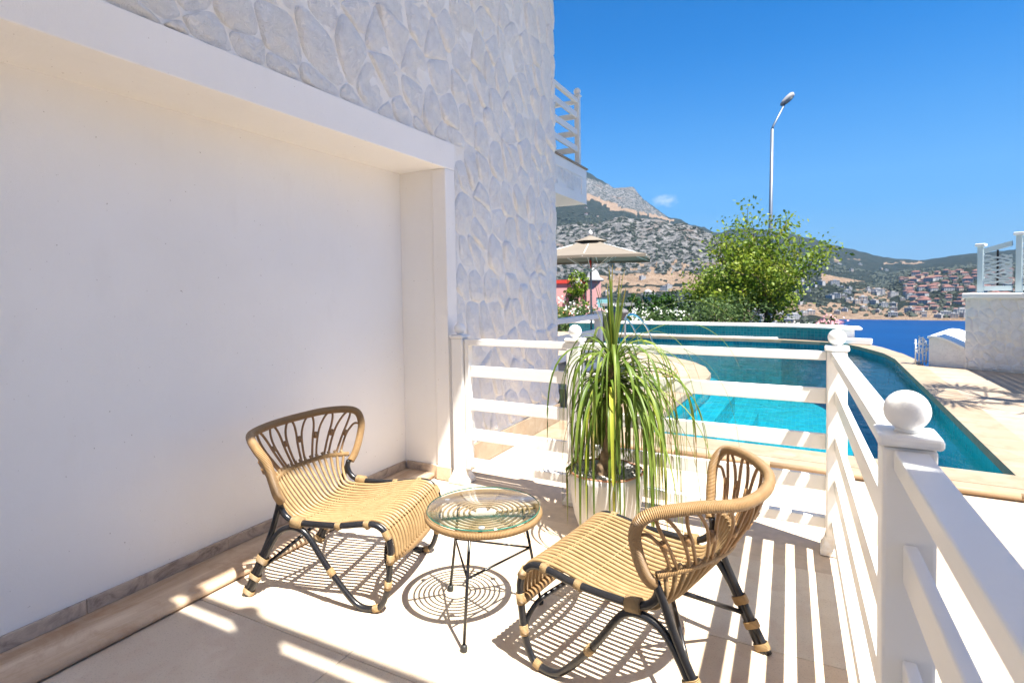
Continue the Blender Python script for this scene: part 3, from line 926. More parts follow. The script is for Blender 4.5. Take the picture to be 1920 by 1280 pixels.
# grey railing further back beside the pool steps
rb = tag(empty('deck_railing'), 'short white railing with single post on the pool deck behind the house corner', 'railing')
MB().box((-2.645, 7.62, 0.116), (-2.545, 7.72, 0.985), bev=0.006).build('post', M['paint'], rb)
MB().box((-2.655, 7.61, 0.985), (-2.535, 7.73, 1.005), bev=0.005).build('cap', M['paint'], rb)
for z0, z1, th in ((0.90, 0.965, 0.10), (0.66, 0.75, 0.03), (0.42, 0.51, 0.03), (0.20, 0.28, 0.03)):
    o = MB().box((0, -th / 2, z0), (2.3, th / 2, z1), bev=0.005).build('rail', M['paint'], rb)
    o.location = (-2.595, 7.61, 0); o.rotation_euler = (0, 0, math.radians(-91.5))

# ------------------------------------------------------------------ rattan lounge chairs
HW = 0.2675
def mirror_curve(H):
    return [tuple(p) for p in H] + [(p[0], -p[1], p[2]) for p in reversed(H[:-1])]
TOP = spline(mirror_curve([(0.196, -0.282, 0.435), (0.205, -0.318, 0.475), (0.212, -0.352, 0.545), (0.208, -0.378, 0.622), (0.165, -0.380, 0.678), (0.066, -0.292, 0.692), (-0.027, -0.165, 0.682), (-0.056, 0.0, 0.680)]), 9)
LOW = spline(mirror_curve([(0.180, -0.292, 0.468), (0.107, -0.205, 0.478), (0.063, -0.098, 0.478), (0.047, 0.0, 0.476)]), 8)
# part of the top rail that carries the arches
a0 = 3.6 / 14
def top_at(w): return at(TOP, 0.5 + w * 0.5 * 0.50)
def low_at(w): return at(LOW, 0.5 + w * 0.5)
def bar_pts(u, z, dip, half=HW):
    return [(u, half * s, z - dip * (1 - s * s)) for s in [k / 6 - 1 for k in range(13)]]
BARS = ((0.250, 0.322, 0.030), (0.450, 0.336, 0.020), (0.585, 0.352, 0.010), (0.668, 0.330, 0.004))
def wrapping(m, pts, r, n=10):
    m.tube(pts, r, n)
def side_path(v):
    return spline([(0.188, v * 1.03, 0.440), (0.185, v * 1.01, 0.405), (0.203, v, 0.370), (0.240, v, 0.348), (0.300, v, 0.342), (0.455, v, 0.345), (0.560, v, 0.360), (0.625, v, 0.362), (0.668, v, 0.332),
                   (0.688, v, 0.275), (0.681, v, 0.180), (0.668, v, 0.095), (0.640, v, 0.032), (0.595, v, 0.0135), (0.545, v, 0.018), (0.495, v, 0.055), (0.400, v, 0.165), (0.318, v, 0.280),
                   (0.275, v, 0.314), (0.225, v, 0.318), (0.170, v, 0.292), (0.125, v, 0.228), (0.098, v, 0.175), (0.055, v, 0.085), (0.014, v, 0.0005)], 6)
def upright_path(v):
    return spline([(0.190, v * 1.04, 0.440), (0.168, v * 1.01, 0.380), (0.135, v, 0.290), (0.100, v, 0.215), (0.074, v, 0.165), (0.032, v, 0.080), (-0.010, v, 0.0005)], 6)
def seg_of(path, p, half):
    """short piece of a path centred on the point nearest to p"""
    p = Vector(p)
    i = min(range(1, len(path) - 1), key=lambda k: (path[k] - p).length)
    d = (path[i + 1] - path[i - 1]).normalized()
    return [path[i] - d * half, path[i], path[i] + d * half]
def make_chair(loc, rz):
    t = empty('rattan_chair', loc, rz)
    R0 = 0.0128
    for s in (-1, 1):
        v = s * HW
        P = side_path(v); U = upright_path(v)
        sf = MB().tube(P, R0, 10).build('side_frame', M['black'], t)
        MB().tube(U, R0, 10).build('rear_leg', M['black'], t)
        for q, hf in (((0.040, v, 0.096), 0.013), ((0.079, v, 0.170), 0.015), ((0.010, v, 0.026), 0.013)):
            i = min(range(len(U)), key=lambda k: (U[k] - Vector(q)).length)
            j = min(range(len(P) - 40, len(P)), key=lambda k: (P[k] - Vector(q)).length)
            c = (U[i] + P[j]) / 2
            d = (U[max(0, i - 2)] - U[min(len(U) - 1, i + 2)]).normalized()
            m = MB()
            ax = Vector((0, 1, 0)); bx = d.cross(ax).normalized()
            N = 16; vs = []; uvs = []
            for e, ra in ((-hf, 1.06), (-hf * 0.7, 1.16), (hf * 0.7, 1.16), (hf, 1.06)):
                for k in range(N):
                    a = 2 * PI * k / N
                    sep = 0.013 * (1 if math.cos(a) > 0 else -1) * min(1, abs(math.cos(a)) * 3)
                    vs.append(c + d * e + bx * (math.cos(a) * R0 * ra + sep) + ax * (math.sin(a) * R0 * ra))
            fs = [(r * N + k, r * N + (k + 1) % N, (r + 1) * N + (k + 1) % N, (r + 1) * N + k) for r in range(3) for k in range(N)]
            es = (-hf, -hf * 0.7, hf * 0.7, hf)
            uvs = [((es[r], 0), (es[r], 0.1), (es[r + 1], 0.1), (es[r + 1], 0)) for r in range(3) for k in range(N)]
            m.add(vs, fs, uvs)
            m.build('binding', M['bind'], t)
        for q, hf, rr in (((0.262, v, 0.333), 0.024, 0.024), ((0.425, v, 0.140), 0.016, 0.0155), ((0.672, v, 0.115), 0.017, 0.0155), ((0.622, v, 0.020), 0.013, 0.0155),
                          ((0.686, v, 0.235), 0.019, 0.0158), ((0.672, v, 0.325), 0.018, 0.0158), ((0.450, v, 0.345), 0.012, 0.0158), ((0.588, v, 0.362), 0.012, 0.0158)):
            MB().tube(seg_of(P, q, hf), rr, 12).build('binding', M['bind'], t)
        # brace from the middle of the rear seat bar down to the rear leg, and a front brace
        MB().tube([(0.262, -s * 0.02, 0.290), (0.078, v * 0.98, 0.125)], 0.0085, 8).build('brace', M['black'], t)
        MB().tube(spline([(0.672, v * 0.99, 0.105), (0.668, v * 0.93, 0.160), (0.640, v * 0.8, 0.215), (0.600, v * 0.4, 0.240), (0.590, 0, 0.245)], 5), 0.009, 8).build('brace', M['black'], t)
        MB().tube([(0.262, -s * 0.02, 0.292), (0.253, -s * 0.026, 0.284)], 0.0115, 8).build('binding', M['bind'], t)
        # rubber feet
        MB().tube([(0.014, v, 0.012), (0.005, v, 0.0)], 0.0145, 10).build('rubber_foot', M['rubber'], t)
    for u, z, dip in BARS:
        MB().tube(bar_pts(u, z - 0.004, dip), 0.010, 8).build('cross_bar', M['cane'], t)
    MB().tube([(0.700 - 0.02 * (s * s), HW * s, 0.222 + 0.012 * (1 - s * s) * 0 - 0.018 * (1 - s * s)) for s in [k / 6 - 1 for k in range(13)]], 0.0165, 10).build('apron_bar', M['wrap'], t)
    NS = 20
    for j in range(NS):
        w = -1 + 2 * (j + 0.5) / NS
        w *= 0.955
        v = w * HW
        L = low_at(w)
        k = 1 - w * w
        jit = rnd.uniform(-0.0012, 0.0012)
        pts = [L + Vector((-0.012, 0, 0.022)), L + Vector((0.004, 0, -0.004)), (0.115 + 0.06 * w * w, (L.y + v) / 2 * 1.01, 0.405 - 0.012 * k), (0.180 + 0.02 * w * w, v, 0.350 - 0.026 * k),
               (0.250, v, 0.338 - 0.030 * k), (0.350, v, 0.338 - 0.028 * k), (0.450, v, 0.352 - 0.020 * k), (0.530, v, 0.366 - 0.014 * k), (0.600, v, 0.373 - 0.009 * k),
               (0.650, v, 0.362 - 0.006 * k), (0.683, v, 0.325 - 0.004 * k), (0.698, v, 0.275), (0.702, v, 0.228 - 0.018 * k)]
        pts = [Vector(p) + Vector((0, jit, 0)) for p in pts]
        MB().tube(spline(pts, 4), 0.0073, 7).build('slat', M['cane'], t)
    # bindings of the slats on the bars
    bd = MB()
    for u, z, dip in BARS:
        for j in range(NS + 1):
            w = -1 + 2 * j / NS
            w *= 0.955
            zz = {0.250: 0.338, 0.450: 0.352, 0.585: 0.371, 0.668: 0.345}[u] - dip * (1 - w * w)
            v = w * HW
            d = 0.0075
            bd.tube([(u - d, v - 0.009, zz - 0.004), (u, v, zz + 0.0072), (u + d, v + 0.009, zz - 0.004)], 0.0031, 5)
    for j in range(NS + 1):
        w = (-1 + 2 * j / NS) * 0.955
        L = low_at(w)
        bd.tube([L + Vector((0.006, -0.007, -0.008)), L + Vector((0.017, 0, 0)), L + Vector((0.006, 0.007, 0.008))], 0.0026, 5)
    tag(bd.build('cane_lashing', M['bind'], t), kind='stuff')
    MB().tube(LOW, 0.0115, 10).build('lower_back_rail', M['wrap'], t)
    MB().tube(TOP, 0.0185, 14).build('top_rail', M['wrap'], t)
    # arches of the back
    NN = 10
    def back_pt(w, h):
        a, b = low_at(w * 0.93), top_at(w)
        c = a.lerp(b, h)
        bow = math.sin(PI * h) * -0.012
        return c + Vector((bow, 0, 0))
    nodes = [-1 + 2 * (k + 0.5) / NN for k in range(NN)]
    for k in range(NN - 1):
        a, b = nodes[k], nodes[k + 1]
        e = 0.011 / 0.3
        D_ = b - a
        pts = [back_pt(a + e, 0.0), back_pt(a + e * 0.85, 0.24), back_pt(a + e * 0.85, 0.46), back_pt(a + D_ * 0.17, 0.64), back_pt(a + D_ * 0.24, 0.80), back_pt(a + D_ * 0.35, 0.92),
               back_pt((a + b) / 2, 0.968), back_pt(b - D_ * 0.35, 0.92), back_pt(b - D_ * 0.24, 0.80), back_pt(b - D_ * 0.17, 0.64), back_pt(b - e * 0.85, 0.46), back_pt(b - e * 0.85, 0.24), back_pt(b - e, 0.0)]
        MB().tube(spline(pts, 4), 0.0056, 6).build('back_arch', M['cane_dark'], t)
    for s in (-1, 1):
        a = s * nodes[-1]; e = s * 0.011 / 0.3
        pts = [back_pt(a + e, 0.0), back_pt(a + e * 0.8, 0.25), back_pt(a + e * 0.8, 0.48), back_pt(a + s * 0.05, 0.62), back_pt(a + s * 0.10, 0.78), at(TOP, 0.5 + s * 0.5 * 0.60)]
        MB().tube(spline(pts, 4), 0.0056, 6).build('back_arch', M['cane_dark'], t)
    for w in nodes:
        MB().tube([back_pt(w, 0.44), back_pt(w, 0.50), back_pt(w, 0.56)], 0.0105, 8).build('binding', M['cane_dark'], t)
    return t
c1 = make_chair((-2.200, 1.820, 0.0008), math.radians(13.7))
GR = 'rattan lounge chairs on the terrace'
tag(c1, 'rattan lounge chair with black frame standing against the plaster wall', 'chair', GR)
c2 = copy_tree(c1)
c2.location = (-0.150, 1.860, 0.0008); c2.rotation_euler = (0, 0, math.radians(171.4))
c2['label'] = 'rattan lounge chair with black frame standing beside the white side railing'

# ------------------------------------------------------------------ round glass topped table
TC = (-1.133, 1.899)
tb = tag(empty('side_table', (TC[0], TC[1], 0)), 'small round rattan table with glass top and three thin black legs', 'table')
feet = [(-1.082 - TC[0], 1.658 - TC[1]), (-1.356 - TC[0], 1.980 - TC[1]), (-0.962 - TC[0], 2.060 - TC[1])]
ZT = 0.412
def circle(r, z, n=64):
    return [(r * math.cos(2 * PI * k / n), r * math.sin(2 * PI * k / n), z) for k in range(n)]
MB().tube(circle(0.224, ZT + 0.004), 0.0135, 10, closed=True).build('rim', M['wrap'], tb)
for r in (0.058, 0.080, 0.101, 0.122, 0.143, 0.164, 0.185):
    MB().tube(circle(r, ZT + 0.004), 0.0044, 6, closed=True).build('ring', M['cane'], tb)
angs = [math.atan2(y, x) for x, y in feet]
for a in angs:
    for da in (0, PI):
        d = Vector((math.cos(a + da), math.sin(a + da), 0))
        MB().tube([d * 0.052 + Vector((0, 0, ZT - 0.006)), d * 0.222 + Vector((0, 0, ZT - 0.006))], 0.0055, 6).build('spoke', M['cane'], tb)
        kn = MB()
        for r in (0.058, 0.080, 0.101, 0.122, 0.143, 0.164, 0.185):
            c = d * r + Vector((0, 0, ZT + 0.004))
            sdv = Vector((-d.y, d.x, 0))
            kn.tube([c - sdv * 0.008 - Vector((0, 0, 0.006)), c + Vector((0, 0, 0.005)), c + sdv * 0.008 - Vector((0, 0, 0.006))], 0.003, 5)
        tag(kn.build('cane_lashing', M['bind'], tb), kind='stuff')
MB().lathe([(0.226, ZT + 0.0225), (0.2275, ZT + 0.0235), (0.2275, ZT + 0.0268), (0.226, ZT + 0.0278)], 96, cap=False).build('glass_edge', M['glass_edge'], tb)
MB().lathe([(0.2258, ZT + 0.0226), (0.2258, ZT + 0.0277)], 72).build('glass_top', M['glass'], tb)
pad_a = [a + 0.28 for a in angs]
for a in pad_a:
    MB().lathe([(0.0105, ZT + 0.0176), (0.012, ZT + 0.0190), (0.011, ZT + 0.0222)], 14, (0.185 * math.cos(a), 0.185 * math.sin(a), 0)).build('clear_pad', M['pad'], tb)
brk = []
for (fx, fy), a in zip(feet, angs):
    topp = Vector((math.cos(a) * 0.165, math.sin(a) * 0.165, ZT - 0.006)); ft = Vector((fx, fy, 0.02))
    MB().tube([topp, ft], 0.0062, 8).build('leg', M['black'], tb)
    MB().lathe([(0.0118, 0.0008), (0.0128, 0.006), (0.0128, 0.018), (0.010, 0.023), (0.0066, 0.026)], 14, (fx, fy, 0)).build('rubber_foot', M['rubber'], tb)
    brk.append(topp.lerp(ft, 0.42))
for i in range(3):
    MB().tube([brk[i], brk[(i + 1) % 3]], 0.0046, 8).build('stretcher', M['black'], tb)

# ------------------------------------------------------------------ potted ponytail palm
PX_, PY_ = -0.930, 2.850
pot = tag(empty('plant_pot', (PX_, PY_, 0)), 'pale round plant pot with worn terracotta rim and pebbles', 'pot')
MB().lathe([(0.128, 0.001), (0.143, 0.012), (0.172, 0.10), (0.192, 0.21), (0.199, 0.30), (0.197, 0.335), (0.188, 0.340), (0.180, 0.315), (0.178, 0.285)], 40, cap=False).lathe([(0.1279, 0.0012), (0.001, 0.0012)], 40, cap=False).build('body', M['pot'], pot)
rm = MB()
nrim = 60
rm.tube([((0.192 + 0.0015 * math.sin(5 * a)) * math.cos(a), (0.192 + 0.0015 * math.sin(5 * a)) * math.sin(a), 0.3365 + 0.003 * noise.noise((3 * math.cos(a), 3 * math.sin(a), 1))) for a in [2 * PI * k / nrim for k in range(nrim)]], 0.0062, 8, closed=True)
rm.build('rim', M['terracotta'], pot)
MB().lathe([(0.1785, 0.302), (0.10, 0.306), (0.002, 0.310)], 30, cap=False).build('soil', M['soil'], pot)
pb = MB()
for k in range(900):
    a = rnd.uniform(0, 2 * PI); r = 0.172 * math.sqrt(rnd.random()); s = rnd.uniform(0.006, 0.013)
    if r < 0.05: continue
    c = Vector((r * math.cos(a), r * math.sin(a), 0.310 + rnd.uniform(0, 0.010)))
    vs = [c + Vector(d) * s * rnd.uniform(0.7, 1.15) for d in ((1, 0, 0), (-1, 0, 0), (0, 1, 0), (0, -1, 0), (0, 0, 0.7), (0, 0, -0.7))]
    pb.add(vs, [(0, 2, 4), (2, 1, 4), (1, 3, 4), (3, 0, 4), (2, 0, 5), (1, 2, 5), (3, 1, 5), (0, 3, 5)])
tag(pb.build('pebbles', M['pebble'], pot), kind='stuff')
palm = tag(empty('ponytail_palm', (PX_, PY_, 0.29)), 'ponytail palm with long drooping strap leaves in the pale pot', 'palm')
trunk = spline([(0.0, 0.0, 0.0), (0.012, 0.0, 0.10), (0.030, 0.005, 0.24), (0.028, 0.005, 0.40), (0.036, 0.0, 0.54), (0.045, 0.0, 0.64)], 8)
MB().tube(trunk, lambda t: 0.052 * (1 - t) ** 3 + 0.021 + 0.004 * math.sin(60 * t) * (1 - t), 14).build('trunk', M['palm_bark'], palm)
lr = random.Random(21)
def leaf(az, elev, length, width, z0, droop, yellow=False, limp=0.0):
    """one strap leaf: rises at elev, then gravity bends it down"""
    base = at(trunk, z0)
    d = Vector((math.cos(az) * math.cos(elev), math.sin(az) * math.cos(elev), math.sin(elev)))
    pts = [base + Vector((math.cos(az), math.sin(az), 0)) * 0.010]
    N = 16
    p = pts[0].copy()
    curl = lr.uniform(-0.5, 0.5)
    for k in range(N):
        t = (k + 1) / N
        d = d + Vector((0, 0, -1)) * droop * (0.25 + 1.6 * t) / N * 2.2
        d = d + Vector((-math.sin(az), math.cos(az), 0)) * curl * 0.25 / N
        d.normalize()
        p = p + d * (length / N)
        if p.z + 0.29 < 0.03:
            p.z = 0.03 - 0.29 + 0.01
        # keep off the pot body
        r = math.hypot(p.x, p.y)
        if p.z + 0.29 < 0.36 and r < 0.215 and r > 0.12:
            p.x *= 0.215 / r; p.y *= 0.215 / r
        pts.append(p.copy())
    m = MB(); vs = []
    tw = lr.uniform(-0.6, 0.6)
    for i, q in enumerate(pts):
        t = i / N
        dd = (pts[min(i + 1, N)] - pts[max(i - 1, 0)]).normalized()
        sd = dd.cross(Vector((0, 0, 1)))
        if sd.length < 0.05: sd = Vector((-math.sin(az), math.cos(az), 0))
        sd.normalize()
        nn = sd.cross(dd).normalized()
        a = tw * t * 1.6
        sd2 = sd * math.cos(a) + nn * math.sin(a)
        nn2 = sd2.cross(dd).normalized()
        wd = width * (1.0 - t) ** 0.55 * (0.75 + 0.25 * min(1, t * 6)) * 0.5 + 0.0006
        vs += [q - sd2 * wd + nn2 * wd * 0.35, q, q + sd2 * wd + nn2 * wd * 0.35]
    fs = []
    for i in range(N):
        for c in range(2):
            fs.append((i * 3 + c, i * 3 + c + 1, i * 3 + c + 4, i * 3 + c + 3))
    m.add(vs, fs, [((i / N, 0.5),) * 2 + (((i + 1) / N, 0.5),) * 2 for i in range(N) for c in range(2)])
    return m.build('leaf', M['palm_leaf_yellow'] if yellow else M['palm_leaf'], palm)
GA = 2.39996
nl = 0
for k in range(245):
    t = k / 245.0                          # 0 oldest (low), 1 youngest (top)
    az = k * GA + lr.uniform(-0.25, 0.25)
    # the mane hangs fuller towards the right front of the pot
    bias = math.cos(az - math.radians(-25))
    z0 = 0.60 + 0.40 * t
    if t < 0.74:
        elev = math.radians(lr.uniform(5, 56))
        length = lr.uniform(0.60, 0.92) * (1.0 + 0.22 * bias)
        elev += 0.16 * bias
        droop = lr.uniform(3.0, 7.6) - 1.1 * bias
        dv = (az - math.radians(-95) + PI) % (2 * PI) - PI
        if abs(dv) < 0.75 and lr.random() < 0.6: az += 1.7
    elif t < 0.93:
        elev = math.radians(lr.uniform(45, 74))
        length = lr.uniform(0.55, 0.85)
        droop = lr.uniform(2.6, 5.0)
    else:
        elev = math.radians(lr.uniform(74, 88))
        length = lr.uniform(0.30, 0.52)
        droop = lr.uniform(0.05, 0.35)
    leaf(az, elev, length, lr.choice((0.009, 0.012, 0.015, 0.019, 0.022)), min(1.0, z0), droop, yellow=(lr.random() < 0.03))
for az, el, ln_, dr in ((2.6, 55, 0.50, 1.4), (0.15, 50, 0.78, 1.1), (0.3, 60, 0.80, 1.0), (-0.5, 52, 0.80, 1.6)):
    leaf(az, math.radians(el), ln_, 0.010, 1.0, dr)

# ------------------------------------------------------------------ sea, far hills, shore
def lerp_tab(tab, x):
    if x <= tab[0][0]: return tab[0][1]
    for (a, p), (b, q) in zip(tab, tab[1:]):
        if x <= b: return p + (q - p) * (x - a) / (b - a)
    return tab[-1][1]
def sstep(a, b, x):
    t = max(0.0, min(1.0, (x - a) / (b - a)))
    return t * t * (3 - 2 * t)
BACK = [(-80, 0.12), (-45, 0.18), (-30, 0.225), (-22.67, 0.2334), (-19.66, 0.2134), (-18.2, 0.197), (-16.85, 0.1849), (-15.6, 0.182), (-15.02, 0.179), (-14.09, 0.1564), (-12.61, 0.1347), (-11.69, 0.1211), (-10.43, 0.1186),
        (-8.85, 0.1076), (-7.05, 0.0929), (-5.1, 0.0978), (-4.4, 0.1006), (-2.75, 0.0936), (1.02, 0.0769), (2.07, 0.0658), (4.86, 0.0502), (7.52, 0.0384), (8.97, 0.0364), (10.7, 0.041), (12.52, 0.0445), (15.14, 0.0467), (22, 0.06), (40, 0.05), (80, 0.03)]
FRONT = [(-80, 0.06), (-40, 0.09), (-22.76, 0.1152), (-18.22, 0.1217), (-16.2, 0.1302), (-14.73, 0.1193), (-13.28, 0.1215), (-10.44, 0.1163), (-8.9, 0.1058), (-7.19, 0.0846), (-4.59, 0.0533), (-0.09, 0.0288),
         (2.45, 0.018), (4.87, 0.006), (6.41, -0.004), (7.89, 0.016), (10.02, 0.021), (12.69, 0.023), (15.16, 0.022), (25, 0.02), (80, 0.0)]
MID = [(-80, 0.01), (-22.7, 0.022), (-18, 0.024), (-8, 0.022), (-5, 0.008), (0, 0.0), (2.45, -0.006), (4.9, -0.012), (6.6, -0.020), (8.5, -0.016), (12, -0.014), (80, -0.012)]
SHORE_R = 830.0
SEA_Z = -40.0
def terrain(az, r):
    land = 1 - sstep(1.9, 3.6, az)
    inland = 1 - sstep(-14, -6, az)
    zs = (1 - inland) * (SEA_Z + 0.5 + 6.0 * (1 - sstep(0.8, 2.4, az))) + inland * (-22)
    near_l = [(16, -0.62), (34, -1.3), (60, -9), (140, -27), (300, -32 + 4 * inland), (700, -34 * (1 - inland) - 26 * inland)]
    near_s = [(16, -9), (40, -24), (90, -42), (700, -48)]
    zl = lerp_tab(near_l, r) * land + lerp_tab(near_s, r) * (1 - land)
    if r <= 700: return zl
    z1 = 1.3 + 1300 * lerp_tab(FRONT, az); zm = 1.3 + 1020 * lerp_tab(MID, az); z3 = 1.3 + 3000 * lerp_tab(BACK, az)
    far = [(700, lerp_tab(near_l, 700) * land + -48 * (1 - land)), (SHORE_R, zs), (1020, zm), (1300, z1), (1560, z1 * 0.86 - 4), (2300, z1 * 0.40 + z3 * 0.44), (3000, z3), (3600, z3 * 0.86), (5200, z3 * 0.35)]
    z = lerp_tab(far, r)
    p = Vector((r * math.sin(math.radians(az)), r * math.cos(math.radians(az)), 0))
    rock = sstep(-5.5, -9, az) * sstep(960, 1060, r)
    amp = sstep(SHORE_R + 10, 1000, r)
    z += amp * 4.5 * noise.fractal(p / 70, 1.0, 2.0, 5)
    z += amp * rock * 13 * (noise.ridged_multi_fractal(p / 120, 1.0, 2.1, 5, 0.9, 2.0) - 1.0)
    z += sstep(1700, 2500, r) * 16 * noise.fractal(p / 260, 1.0, 2.0, 5)
    if z < SEA_Z + 1 and r > SHORE_R + 8: z = SEA_Z + 1.2
    return z
azs = []
a = -80.0
while a < 80.01:
    azs.append(a)
    a += 0.16 if -26 <= a < 18 else (0.8 if -40 < a < 40 else 3.0)
rs = []
r = 16.0
while r < 690: rs.append(r); r *= 1.16
r = 700.0
while r < 1700: rs.append(r); r += 13 if r < 1400 else 26
while r < 4150: rs.append(r); r += 60 if r < 3200 else 300
tv = []; tcol = []
TZ = {}
for i, az in enumerate(azs):
    for j, r in enumerate(rs):
        z = terrain(az, r)
        x, y = r * math.sin(math.radians(az)), r * math.cos(math.radians(az))
        tv.append((x, y, z))
        te = (z - 1.3) / r
        w1 = noise.noise((az * 1.3, te * 160, 3.1)); w2 = noise.noise((az * 4.0, te * 300, 9.7))
        jit = 0.004 * w1 + 0.003 * w2
        tan = 0.0
        if r > 900:
            if -19.5 < az < -7.4 and r < 1250 and -0.003 < te + jit < 0.027: tan = 0.95 if (0.0085 < te + jit or te + jit < 0.0045) else 0.1
            if -17.5 < az < -8.5 and r < 1330 and 0.02 < te + jit < 0.05 and w1 > 0.12: tan = max(tan, 0.7)
            if 1.6 < az < 5.3 and 0.006 < te + jit < 0.021 and r < 1500: tan = 0.9
            if 4.2 < az < 6.8 and -0.022 < te + jit < -0.002: tan = 0.85
            if 2.0 < az < 9.0 and -0.036 < te + jit < -0.022 and w1 > -0.1: tan = 0.6
            if 8.0 < az < 9.8 and 0.009 < te + jit < 0.016: tan = 0.85
            if r > 1700:
                ln_ = lerp_tab([(-19.6, 0.169), (-17.09, 0.147), (-14.47, 0.1345), (-11.39, 0.1195)], az)
                hw = 0.0055 if az < -16.6 else 0.0022
                if -19.8 < az < -11.2 and abs(te + jit * 0.4 - ln_) < hw: tan = 0.9
                if 6.2 < az < 9.2 and abs(te + jit - 0.0335) < 0.0016: tan = 0.6
                if 2.6 < az < 4.6 and abs(te + jit - 0.041) < 0.002: tan = 0.5
        if r <= 900 and r > SHORE_R - 30 and az > -8: tan = 0.75
        rk = 0.0
        if 1030 < r < 1600 and az < -6.5: rk = 0.55 + 0.45 * w1
        if r > 1700 and az < -11.5:
            ln_ = lerp_tab([(-24, 0.19), (-19.6, 0.172), (-17.09, 0.150), (-14.47, 0.137), (-11.39, 0.1215)], az)
            if te > ln_ and te < lerp_tab(BACK, az) - 0.012 * sstep(-16.5, -19.5, az): rk = 0.75 + 0.4 * w1
        tcol.append((tan, max(0, min(1, rk)), 1 if r < 400 else 0, 1))
nr = len(rs)
tf = [(i * nr + j, (i + 1) * nr + j, (i + 1) * nr + j + 1, i * nr + j + 1) for i in range(len(azs) - 1) for j in range(nr - 1)]
me = bpy.data.meshes.new('hills')
me.from_pydata(tv, [], tf)
me.polygons.foreach_set('use_smooth', [True] * len(tf))
ca = me.color_attributes.new('ground_kind', 'FLOAT_COLOR', 'POINT')
ca.data.foreach_set('color', [c for q in tcol for c in q])
def m_hills():
    k = NT('hillside'); p = k.pos()
    at_ = k.n('ShaderNodeVertexColor'); at_.layer_name = 'ground_kind'
    sp = k.n('ShaderNodeSeparateColor'); k.l(at_.outputs[0], sp.inputs[0])
    n1 = k.noise(p, 0.055, 6, 0.62, 0.3)
    n2 = k.noise(p, 0.012, 5, 0.6)
    n3 = k.noise(p, 0.075, 6, 0.68)
    scrub = k.ramp(n1, [(0.36, (0.010, 0.014, 0.010)), (0.54, (0.019, 0.023, 0.015)), (0.64, (0.035, 0.035, 0.026)), (0.76, (0.074, 0.065, 0.051))])
    rock = k.ramp(n3, [(0.36, (0.036, 0.037, 0.035)), (0.45, (0.100, 0.098, 0.094)), (0.56, (0.164, 0.158, 0.154)), (0.70, (0.232, 0.220, 0.208))])
    rock = k.mix(k.mr(n2, 0.58, 0.68, 0, 0.7), rock, (0.168, 0.100, 0.064))
    bushes = k.mr(k.noise(p, 0.085, 4, 0.6), 0.50, 0.56)
    rk = k.math('MULTIPLY', sp.outputs[1], k.math('SUBTRACT', 1.15, k.math('MULTIPLY', bushes, 0.95)))
    c = k.mix(k.mr(rk, 0.2, 0.55), scrub, rock)
    tan = k.ramp(n3, [(0.3, (0.152, 0.100, 0.064)), (0.55, (0.232, 0.164, 0.112)), (0.75, (0.280, 0.216, 0.160))])
    tn = k.math('ADD', sp.outputs[0], k.math('MULTIPLY', k.math('SUBTRACT', n1, 0.5), 0.9))
    c = k.mix(k.math('MULTIPLY', k.mr(tn, 0.38, 0.55), k.mr(sp.outputs[0], 0.05, 0.2)), c, tan)
    k.col(c).set(Roughness=0.95, Specular_IOR_Level=0.05)
    k.bump(k.math('ADD', n3, k.math('MULTIPLY', n1, 1.5)), 1.0, 7.0)
    return k.m
me.materials.append(m_hills())
hills = tag(link('hills', me), 'rocky mountain and scrub covered hills round the bay', kind='structure')
def tpos(az, r):
    return Vector((r * math.sin(math.radians(az)), r * math.cos(math.radians(az)), terrain(az, r)))
sea = MB()
NR = 96
sea.add([(4200 * math.cos(2 * PI * k / NR), 4200 * math.sin(2 * PI * k / NR), SEA_Z) for k in range(NR)], [tuple(range(NR))], None, 0, True)
tag(sea.build('sea', M['sea']), 'deep blue sea in the bay', kind='structure')
gr = MB().box((-60, -60, -3.0), (9, 4.0, -0.42)).box((-60, 4.01, -3.0), (-5.61, 16.2, -0.52)).box((1.46, 4.01, -12.0), (12, 10.9, -0.55))
tag(gr.build('ground', M['ground']), 'ground under the house and terrace', kind='structure')

# scrub bushes over the hills: far too many to count
bs = MB()
hr = random.Random(3)
cnt = 0
OCT = ((1, 0, 0), (0, 1, 0), (-1, 0, 0), (0, -1, 0), (0, 0, 1), (0.7, 0.7, 0.55), (-0.7, 0.7, 0.5), (-0.7, -0.7, 0.55), (0.7, -0.7, 0.5))
OF = [(0, 5, 8), (0, 1, 5), (1, 6, 5), (1, 2, 6), (2, 7, 6), (2, 3, 7), (3, 8, 7), (3, 0, 8), (4, 8, 5), (4, 5, 6), (4, 6, 7), (4, 7, 8)]
while cnt < 7500:
    az = hr.uniform(-25, 17); r = hr.uniform(SHORE_R + 15, 2100) if hr.random() < 0.9 else hr.uniform(120, 700)
    if r < 700 and az > 1.5: continue
    d = noise.noise((az * 0.9, r / 90, 5))
    if d < hr.uniform(-0.35, 0.55): continue
    te = terrain(az, r)
    e = (te - 1.3) / r
    if -19 < az < -7.6 and -0.003 < e < 0.026 and r < 1200 and hr.random() < 0.85: continue
    if 1.6 < az < 5.3 and 0.006 < e < 0.021 and hr.random() < 0.9: continue
    p = tpos(az, r)
    if p.z < SEA_Z + 0.8: continue
    s = hr.uniform(1.6, 4.2) * (1 if r < 1400 else 1.5)
    bs.add([p + Vector((v[0] * s * hr.uniform(.7, 1.2), v[1] * s * hr.uniform(.7, 1.2), (v[2] * hr.uniform(.8, 1.4) - 0.1) * s)) for v in OCT], OF)
    cnt += 1
tag(bs.build('hill_scrub', M['scrub'], smooth=False), 'scrub bushes dotted over the hills', kind='stuff')

